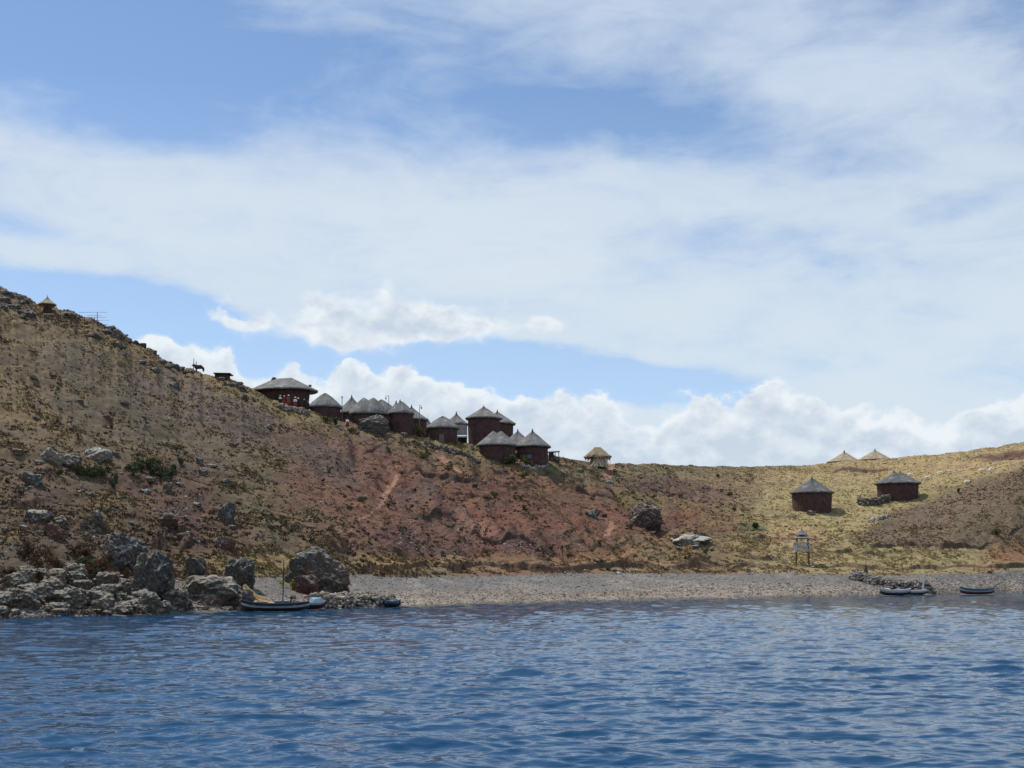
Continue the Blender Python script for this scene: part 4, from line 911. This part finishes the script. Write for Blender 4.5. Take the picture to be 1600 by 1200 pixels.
# lookout tower
pb = [at(1244.5, 884), at(1266, 884)]; Yt = (pb[0].y + pb[1].y) / 2; s = Yt / F; xc = (1255 - CX) * s; zb = gz(xc, Yt)
e = empty('lookout_tower', (xc, Yt + 1, zb), 'open wooden lookout tower on tall legs with two tiered grey roof in the valley', 'tower')
def tz(py): return EYE + (HY - py) * s - zb
hw = 9.5 * s
for a in (-1, 1):
    for b_ in (-1, 1):
        mb = MB(); mb.tube((a * (hw + .08) + (0 if b_ < 0 else .25), b_ * hw * .9, -1.0), (a * (hw - .08) + (0 if b_ < 0 else .2), b_ * hw * .85, tz(838)), .075, .06, 7); mb.build('leg', M_wood, e)
mb = MB(); mb.box((0, 0, tz(861)), (hw * 2.5, hw * 2.2, .12)); mb.build('deck', M_woodgrey, e)
for side in range(4):
    a = side * math.pi / 2; mb = MB(); R_ = Matrix.Rotation(a, 3, 'Z')
    for zq in (tz(847.8), tz(853.4), tz(859)): mb.box(tuple(R_ @ Vector((0, -hw * 1.08, zq))), (hw * 2.35, .07, .10), a)
    for i in range(5): mb.box(tuple(R_ @ Vector((-hw * 1.05 + i * hw * .525, -hw * 1.12, (tz(848) + tz(860)) / 2))), (.10, .05, tz(848) - tz(860)), a)
    for i in range(4): mb.tube(tuple(R_ @ Vector((-hw + i * hw * .5, -hw * 1.15, tz(860)))), tuple(R_ @ Vector((-hw + (i + 1) * hw * .5, -hw * 1.15, tz(848)))), .035, .035, 5)
    mb.build('railing', M_woodgrey, e)
link('lower_roof', roof_mesh(17 * s, 0, tz(835) - tz(841), 0, 21, .06, .8, 40, .08), M_thatch, e, (0, 0, tz(841)))
link('upper_roof', roof_mesh(9 * s, 0, tz(826) - tz(835.5), 0, 22, .04, 1.0, 36, .08), M_thatch, e, (0, 0, tz(835.5)))
mb = MB(); mb.tube((0, 0, tz(827)), (0, 0, tz(823)), .06, .03); mb.build('finial', M_wooddark, e)
# brown reed cone with pole
p = at(1353, 895); s = p.y / F; e = empty('reed_bundle', p, 'thin brown reed cone around a pointed pole above the right jetty', 'reed bundle')
mb = MB(); mb.tube((0, 0, -.2), (0, 0, 19 * s), .06, .02); mb.build('pole', M_wooddark, e)
stalks('reeds', 90, lambda q: (lambda t: ((3.2 * s * math.cos(t), 3.2 * s * math.sin(t), -.1), (.08 * math.cos(t), .08 * math.sin(t), 12 * s * q.uniform(.8, 1))))(q.uniform(0, 6.28)), M_wood, e, None, 12, .05)

# ---------------------------------------------------------------- lamp posts
def lamp(px, pyt, Y, pyb, arm, label):
    s = Y / F; x = (px - CX) * s; zt = EYE + (HY - pyt) * s; z0 = EYE + (HY - pyb) * s if pyb else gz(x, Y); z0 = min(z0, gz(x, Y) + .0) if pyb is None else z0
    z0 = gz(x, Y); e = empty('lamp_post', (x, Y, z0), label, 'lamp post', 'lamp posts among the huts'); H = zt - z0; al = arm * s
    mb = MB(); mb.tube((0, 0, -.3), (0, 0, H), .075, .05, 8); mb.build('pole', M_pole, e)
    if arm:
        mb = MB(); mb.tube((0, 0, H - .05), (al, 0, H + .02), .04, .035, 6); mb.tube((al, 0, H + .02), (al * 1.1, 0, H - .25), .035, .03, 6); mb.build('arm', M_pole, e)
    hx = al * 1.1; hz = H - .25 if arm else H
    mb = MB(); mb.tube((hx, 0, hz), (hx, 0, hz - .14), .06, .17, 9); h = mb.build('lamp_head', M_pole, e)
    mb = MB(); mb.tube((hx, 0, hz - .14), (hx, 0, hz - .40), .14, .10, 9); mb.build('glass', M_glass, h)
lamp(534.5, 619, at(534.5, 658).y + 1.5, None, 0, 'straight lamp post left of the back row knobbed hut')
lamp(607.5, 618.5, 229, None, -4.2, 'lamp post with arm bent left, above the twin peaked hut')
lamp(655.5, 633.5, 230, None, 2.6, 'lamp post with arm bent right, right of the tall cluster hut')

# ---------------------------------------------------------------- skinned figures
def skin(name, pts, edges, rad, mat_, sub=2, root=0):
    me = bpy.data.meshes.new(name); me.from_pydata(pts, edges, []); me.update(); o = bpy.data.objects.new(name + '_tmp', me); COL.objects.link(o)
    m_ = o.modifiers.new('skin', 'SKIN'); m_.use_smooth_shade = True; sv = me.skin_vertices[0].data
    for i, r in enumerate(rad): sv[i].radius = (r, r) if not isinstance(r, tuple) else r
    for i in range(len(pts)): sv[i].use_root = (i == root)
    m2 = o.modifiers.new('sub', 'SUBSURF'); m2.levels = sub; m2.render_levels = sub
    dg = bpy.context.evaluated_depsgraph_get(); dg.update(); nm = bpy.data.meshes.new_from_object(o.evaluated_get(dg)); nm.name = name
    bpy.data.objects.remove(o); nm.materials.clear(); nm.materials.append(mat_); return nm
PB = {}
def person_meshes(sit=False):
    if 'b' in PB: return PB['b']
    pts = [(0, 0, .92), (0, 0, 1.12), (0, 0, 1.30), (0, 0, 1.40), (0, -.01, 1.50), (0, -.015, 1.60),
           (-.17, 0, 1.33), (-.23, -.03, 1.08), (-.20, -.13, .88), (-.19, -.17, .80), (.17, 0, 1.33), (.24, -.03, 1.08), (.19, -.15, .90), (.17, -.20, .83),
           (-.09, 0, .86), (-.10, -.01, .48), (-.10, .02, .09), (-.11, -.12, .04), (.09, 0, .86), (.10, -.03, .48), (.11, 0, .09), (.12, -.14, .04), (0, -.10, 1.545)]
    ed = [(0, 1), (1, 2), (2, 3), (3, 4), (4, 5), (2, 6), (6, 7), (7, 8), (8, 9), (2, 10), (10, 11), (11, 12), (12, 13), (0, 14), (14, 15), (15, 16), (16, 17), (0, 18), (18, 19), (19, 20), (20, 21), (4, 22)]
    rad = [.15, .13, .15, .055, .085, .10, .065, .05, .035, .035, .065, .05, .035, .035, .09, .065, .042, .035, .09, .065, .042, .035, .02]
    PB['b'] = skin('person', pts, ed, rad, M_skin); return PB['b']
def lathe(prof, n=20, fl=.8):
    mb = MB(); mb.rings([[(r * math.cos(2 * math.pi * i / n), r * fl * math.sin(2 * math.pi * i / n), z) for i in range(n)] for r, z in prof]); return mb
def person(px, py, label, skirt=M_red, top=M_whitec, hat=None, rz=0.0, scale=1.0, wav=None, p=None):
    p = at(px, py) if p is None else p
    o = link('person', person_meshes().copy(), None, None, p); o.rotation_euler = (0, 0, rz); o.scale = (scale,) * 3; tag(o, label, 'person', 'people in front of the huts')
    lathe([(.17, 1.0), (.24, .80), (.33, .50), (.36, .26), (.34, .25)]).build('skirt' if skirt in (M_red, M_black) else 'trousers', skirt, o, True)
    mb = lathe([(.17, .97), (.19, 1.10), (.21, 1.25), (.19, 1.36), (.08, 1.41)], fl=.75)
    for sg in (-1, 1):
        mb.tube((sg * .16, 0, 1.34), (sg * .24, -.03, 1.08), .085, .065, 8); mb.tube((sg * .24, -.03, 1.10), (sg * .20, -.12, .92), .065, .05, 8)
    mb.build('blouse', top, o, True)
    mb = lathe([(.09, 1.72), (.115, 1.66), (.12, 1.58), (.11, 1.52)], fl=1.0); mb.v = [(x, y + .025, z) for x, y, z in mb.v]; mb.build('hair', M_black, o, True)
    if hat: mb = lathe([(.24, 1.655), (.22, 1.675), (.12, 1.68), (.11, 1.77), (.05, 1.80)], fl=1.0); mb.build('hat', hat, o, True)
    return o
def hp(px, d=0):                                       # standing on the terrace by the hall
    Y = float(np.interp(px, cols, crestY)) - d; x = (px - CX) / F * Y; return Vector((x, Y, gz(x, Y)))
person(543, 669, 'person in white blouse and red skirt walking below the first lamp post', M_red, M_whitec, None, .3, p=None)
person(0, 0, 'person in white seated low at the left end of the group by the hall', M_black, M_whitec, M_whitec, .4, .78, p=hp(438, 1.0))
person(0, 0, 'person in dark red beside the white clad leftmost figure', M_red, M_red, M_whitec, -.3, .82, p=hp(444, .6))
person(0, 0, 'person in orange top standing alone against the dark hall wall', M_orange, M_orange, M_whitec, 0, .95, p=hp(451, .2))
person(0, 0, 'person in white top and bright red skirt at the centre of the group', M_red, M_whitec, M_whitec, .2, 1, p=hp(461.5, .4))
person(0, 0, 'person in dark clothes with a white hat right of the bright red skirt', M_black, M_black, M_whitec, 0, 1, p=hp(466, -.4))
person(0, 0, 'person in black with grey hat near the right doorway of the hall', M_black, M_black, M_adobegrey, 0, .95, p=hp(475.5, 0))
person(0, 0, 'shorter person in black at the right end by the small hut', M_black, M_black, M_adobegrey, 0, .85, p=hp(481.5, .2))

# sheep and donkey
sp = [(0, -.42, .62), (0, -.15, .66), (0, .2, .66), (0, .45, .62), (0, -.62, .80), (0, -.80, .78), (-.12, -.38, .35), (-.12, -.38, .02), (.12, -.38, .35), (.12, -.38, .02), (-.12, .42, .36), (-.13, .46, .02), (.12, .42, .36), (.13, .46, .02), (0, .60, .55)]
se = [(0, 1), (1, 2), (2, 3), (0, 4), (4, 5), (0, 6), (6, 7), (0, 8), (8, 9), (3, 10), (10, 11), (3, 12), (12, 13), (3, 14)]
sr = [.24, .27, .27, .24, .12, .075, .07, .035, .07, .035, .09, .035, .09, .035, .05]
SHEEP = skin('sheep', sp, se, sr, M_fleece, 2, 1); SHEEPT = skin('sheep', sp, se, sr, M_fleecetan, 2, 1)
for a, b_, rz, me, lb in [(1449, 749, 1.5, SHEEP, 'pale sheep grazing farthest left of the line behind the mound'), (1468, 742, 1.4, SHEEP, 'pale sheep second from left of the line behind the mound'), (1484, 740, -1.6, SHEEP, 'pale sheep third from left of the line behind the mound'),
                          (1510.5, 757, 1.6, SHEEP, 'whitest sheep, standing alone on the crest of the brown mound'), (1534, 738, 1.4, SHEEP, 'pale sheep left in the close trio at upper right'), (1545, 739.5, -1.4, SHEEP, 'lower sheep in the close trio at upper right'), (1549, 736.5, 1.7, SHEEP, 'rightmost sheep in the close trio at upper right'),
                          (1422, 744, 1.5, SHEEP, 'tan sheep just right of the twin knobbed roof'), (1371, 750, .4, SHEEPT, 'tan sheep standing left of the twin knobbed roof'), (1365, 759, 1.3, SHEEPT, 'tan sheep lying nearest the left eave of the twin knobbed hut')]:
    p = at(a, b_); o = bpy.data.objects.new('sheep', me.copy()); COL.objects.link(o); o.location = p; o.rotation_euler = (0, 0, rz); o.scale = (.95, 1.0, .80); tag(o, lb, 'sheep', 'sheep grazing in the valley')
    hb = MB(); hb.tube((0, -.84, .79), (0, -1.0, .70), .085, .06, 8); hb.tube((.07, -.82, .86), (.16, -.82, .84), .03, .015, 5); hb.tube((-.07, -.82, .86), (-.16, -.82, .84), .03, .015, 5); hb.build('face', M_twig, o, True)
dp = [(0, -.55, 1.02), (0, -.1, 1.0), (0, .4, 1.05), (0, .72, 1.02), (0, -.80, 1.25), (0, -.95, 1.48), (0, -1.12, 1.42), (0, -1.32, 1.22), (-.15, -.52, .6), (-.15, -.52, .05), (.15, -.45, .6), (.15, -.40, .05), (-.16, .72, .68), (-.16, .85, .45), (-.16, .80, .05), (.16, .68, .68), (.16, .80, .45), (.16, .74, .05), (0, .95, .8), (0, .98, .5), (-.06, -.92, 1.72), (.06, -.92, 1.72)]
de = [(0, 1), (1, 2), (2, 3), (0, 4), (4, 5), (5, 6), (6, 7), (0, 8), (8, 9), (0, 10), (10, 11), (3, 12), (12, 13), (13, 14), (3, 15), (15, 16), (16, 17), (3, 18), (18, 19), (5, 20), (5, 21)]
dr = [.42, .48, .48, .44, .26, .19, .16, .12, .15, .08, .15, .08, .20, .11, .08, .20, .11, .08, .05, .05, .05, .05]
DK = skin('donkey', dp, de, dr, M_hide, 2, 1); p = at(311, 581); o = link('donkey', DK, None, None, p); o.location.z = gz(p.x, p.y) - .05; o.rotation_euler = (0, 0, -math.pi / 2); o.scale = (.95, .9, .8); tag(o, 'dark donkey standing side on against the sky on the left ridge', 'donkey')
p = at(302, 580); e = empty('gate_post', p, 'thin dark stake standing just left of the donkey', 'post')
mb = MB(); mb.tube((0, 0, -.3), (.1, 0, 2.1), .07, .05, 6); mb.tube((.45, 0, -.3), (.5, 0, 1.6), .07, .06, 6); mb.build('stake', M_wooddark, e)

# ---------------------------------------------------------------- boats
def boat(loc, rz, Ln, Bm, Hh, label, bands, mast=None, tilt=0.0, thw=3, inside=M_inside, canopy=None, group='small wooden boats on the shore'):
    e = empty('rowing_boat', loc, label, 'boat', group, rz); e.rotation_euler = (tilt, 0, rz); n = 22; st = [-1 + 2 * i / (n - 1) for i in range(n)]
    def sec(t, off=0.0):
        bw = Bm / 2 * max(.02, (1 - abs(t) ** 2.6)) * (1 if t < 0 else 1) - off; sh_ = Hh * (1 + .42 * abs(t) ** 2.4 * (1.25 if t < 0 else .7)); kz = Hh * .45 * abs(t) ** 5 + off * .6
        return [(t * Ln / 2 * (1 - .0 * j), s_ * max(.01, bw) * (math.sin(math.pi / 2 * min(1, j / 4 * 1.0)) ** .75 if j else 0), kz + (sh_ - kz) * (j / 4) ** 1.25) for s_, j in [(-1, 4), (-1, 3), (-1, 2), (-1, 1), (1, 0), (1, 1), (1, 2), (1, 3), (1, 4)]]
    O = [sec(t) for t in st]; I_ = [sec(t, .05) for t in st]; mb = MB()
    def face(S, k_, rev, mi):
        for i in range(n - 1):
            f = [S[i][k_], S[i + 1][k_], S[i + 1][k_ + 1], S[i][k_ + 1]]; mb.add(f if not rev else f[::-1], [(0, 1, 2, 3)], mi)
    for k_ in range(8):
        lv = min(k_, 7 - k_); face(O, k_, False, (0, 1, 2, 2)[lv])
    mb.build('hull', list(bands), e)
    mb = MB()
    for k_ in range(8): face(I_, k_, True, 0)
    for i in range(n - 1):
        for k_ in (0, 8): mb.add([O[i][k_], O[i + 1][k_], I_[i + 1][k_], I_[i][k_]], [(0, 1, 2, 3)], 0)
    mb.build('inner_planking', inside, e)
    mb = MB()
    for i in range(n - 1):
        for k_ in (0, 8): mb.tube(O[i][k_], O[i + 1][k_], .035, .035, 5)
    mb.build('gunwale', bands[0], e)
    for i in range(thw):
        t = -.55 + 1.1 * i / max(1, thw - 1); mb = MB(); mb.box((t * Ln / 2, 0, Hh * .82), (.24, Bm * (1 - abs(t) ** 2.6) * .93, .04)); mb.build('thwart', M_woodgrey, e)
    if mast:
        mb = MB(); mb.tube((mast[0], 0, .1), (mast[0] + mast[2], 0, mast[1]), mast[3], mast[3] * .6, 8); mb.build('mast', mast[4], e)
    return e
def wl(px, py, back=0.0): 
    Y = EYE * F / (py - HY) + back; return Vector(((px - CX) / F * Y, Y, 0))
p = wl(430, 955.5, .3); e = boat((p.x, p.y, .02), .05, 5.0, 1.35, .55, 'long blue and white wooden boat with a tall bare mast at the left shore', (M_blue, M_hullwhite, M_hulldark), mast=(.55, 3.75, .08, .045, M_wooddark), tilt=.0)
mb = MB(); mb.box((-1.2, 0, .62), (1.3, .5, .12), .1); mb.box((.5, 0, .66), (1.0, .6, .16), -.1); mb.build('stowed_gear', M_teal, e)
mb = MB(); mb.tube((1.1, .1, .55), (1.2, .1, 1.05), .05, .07, 7); mb.build('rudder_head', M_blue, e)
p = wl(483, 953.5, .9); e = boat((p.x, p.y, .05), .5, 2.6, 1.2, .5, 'short boat with pale blue covered bow behind the mast boat', (M_hullwhite, M_blue, M_hulldark))
mb = MB(); mb.rings([[(.15 + .95 * f, (1 - f) * .5 * math.cos(a), .55 + (.35 - .1 * f) * max(0, math.sin(a)) + .1 * f) for a in [math.pi * k_ / 8 for k_ in range(9)]] for f in (0, .3, .6, .9)], True, True); mb.build('bow_cover', M_tarp, e)
mb = MB(); mb.box((-.35, -.45, .55), (.07, .07, .55)); mb.build('stem_post', M_white, e)
p = at(477, 935); tag(MB_ := lathe([(.02, 0), (.13, .06), (.15, .16), (.09, .25), (.02, .28)], 12, 1).build('float_buoy', M_pink, None, True, p), 'small pink float lying on the beach behind the short boat', 'float')
p = wl(612, 949, .4); boat((p.x, p.y, .0), .12, 1.5 * 1.0, 1.0, .5, 'tiny green grey boat moored at the right end of the left jetty', (M_teal, M_blue, M_hulldark), thw=2)
p = wl(1399, 931, .4); e = boat((p.x, p.y, .05), .10, 4.2, 1.5, .72, 'white boat with a pale covered bow, left of the pair by the right jetty', (M_white, M_hullwhite, M_hulldark), thw=3)
mb = MB(); mb.rings([[(-2.0 + 1.1 * f, .62 * (.35 + .65 * f) * math.cos(a), .85 - .1 * f + .18 * max(0, math.sin(a))) for a in [math.pi * k_ / 8 for k_ in range(9)]] for f in (0, .4, .7, 1)], True, True); mb.build('bow_cover', M_strawpale, e)
p = wl(1425, 930, 1.2); boat((p.x, p.y, .03), -.12, 4.0, 1.4, .6, 'white boat right of the pair by the right jetty, with short white mast', (M_white, M_hullwhite, M_hulldark), mast=(1.45, 2.9, .12, .11, M_white), thw=2)
p = wl(1527, 929, .5); boat((p.x, p.y, .04), 0.02, 4.9, 1.5, .72, 'single teal and white boat with dull red bottom at the far right', (M_teal, M_hullwhite, M_hullred), thw=3)

# ---------------------------------------------------------------- tell the repeats apart by their order in the picture
def ordinal(n):
    if 10 <= n % 100 <= 20: return '%dth' % n
    return '%d%s' % (n, {1: 'st', 2: 'nd', 3: 'rd'}.get(n % 10, 'th'))
def relabel(group, rows, fmt):
    os_ = [o for o in bpy.data.objects if o.get('group') == group and o.parent is None]
    def scr(o): return (CX + F * o.location.x / o.location.y, HY - F * (o.location.z - EYE) / o.location.y)
    os_.sort(key=lambda o: -scr(o)[1]); k = -(-len(os_) // len(rows))
    for i, rn in enumerate(rows):
        part = sorted(os_[i * k:(i + 1) * k], key=lambda o: scr(o)[0])
        for j, o in enumerate(part): o['label'] = fmt % (ordinal(j + 1), rn) if rn else fmt % ordinal(j + 1)
relabel('rocks jumbled along the left shore', ['lowest', 'second lowest', 'middle', 'upper', 'topmost'], 'pale rock, %s from left in the %s tier of the left shore jumble')
relabel('small rocks at the water line', ['lower', 'upper'], 'small low rock, %s from left, %s line at the left water edge')
relabel('rubble at the foot of the big boulders', ['lowest', 'lower middle', 'upper middle', 'highest'], 'small rubble stone by a big boulder, %s from left, %s tier')
relabel('rocks along the left skyline', [''], 'craggy grey rock, %s from the left along the skyline of the left hill')
relabel('rocks just under the left skyline', ['lower', 'upper'], 'grey rock, %s from left in the %s row just under the left skyline')
relabel('rusty brush behind the shore rocks', ['lower', 'upper'], 'rusty brown brush, %s from left, %s row behind the left shore rocks')
relabel('green bushes among the shore rocks', [''], 'green bush, %s from the left among the rocks of the left shore')
relabel('dark green shrubs in the right thicket', ['lower', 'upper'], 'dark green shrub, %s from left, %s side of thicket right of the outcrop')
relabel('dark green shrubs below the outcrop', [''], 'dark green shrub, %s from the left at the foot of the grey outcrop')
relabel('white stones in the valley grass', ['lower', 'middle', 'upper'], 'small white stone, %s from left, %s band of grass round the tower')
relabel('stones scattered on the red hillside', ['lower', 'middle', 'upper'], 'small stone, %s from left, %s third of the red middle hillside')
relabel('stones scattered on the left hillside', ['lowest', 'second lowest', 'middle', 'second highest', 'highest'], 'weathered stone, %s from left, %s fifth of the left hillside')
relabel('small shrubs dotted on the hillside', ['lowest', 'lower middle', 'upper middle', 'highest'], 'small olive shrub, %s from left, %s quarter of the open hillside')
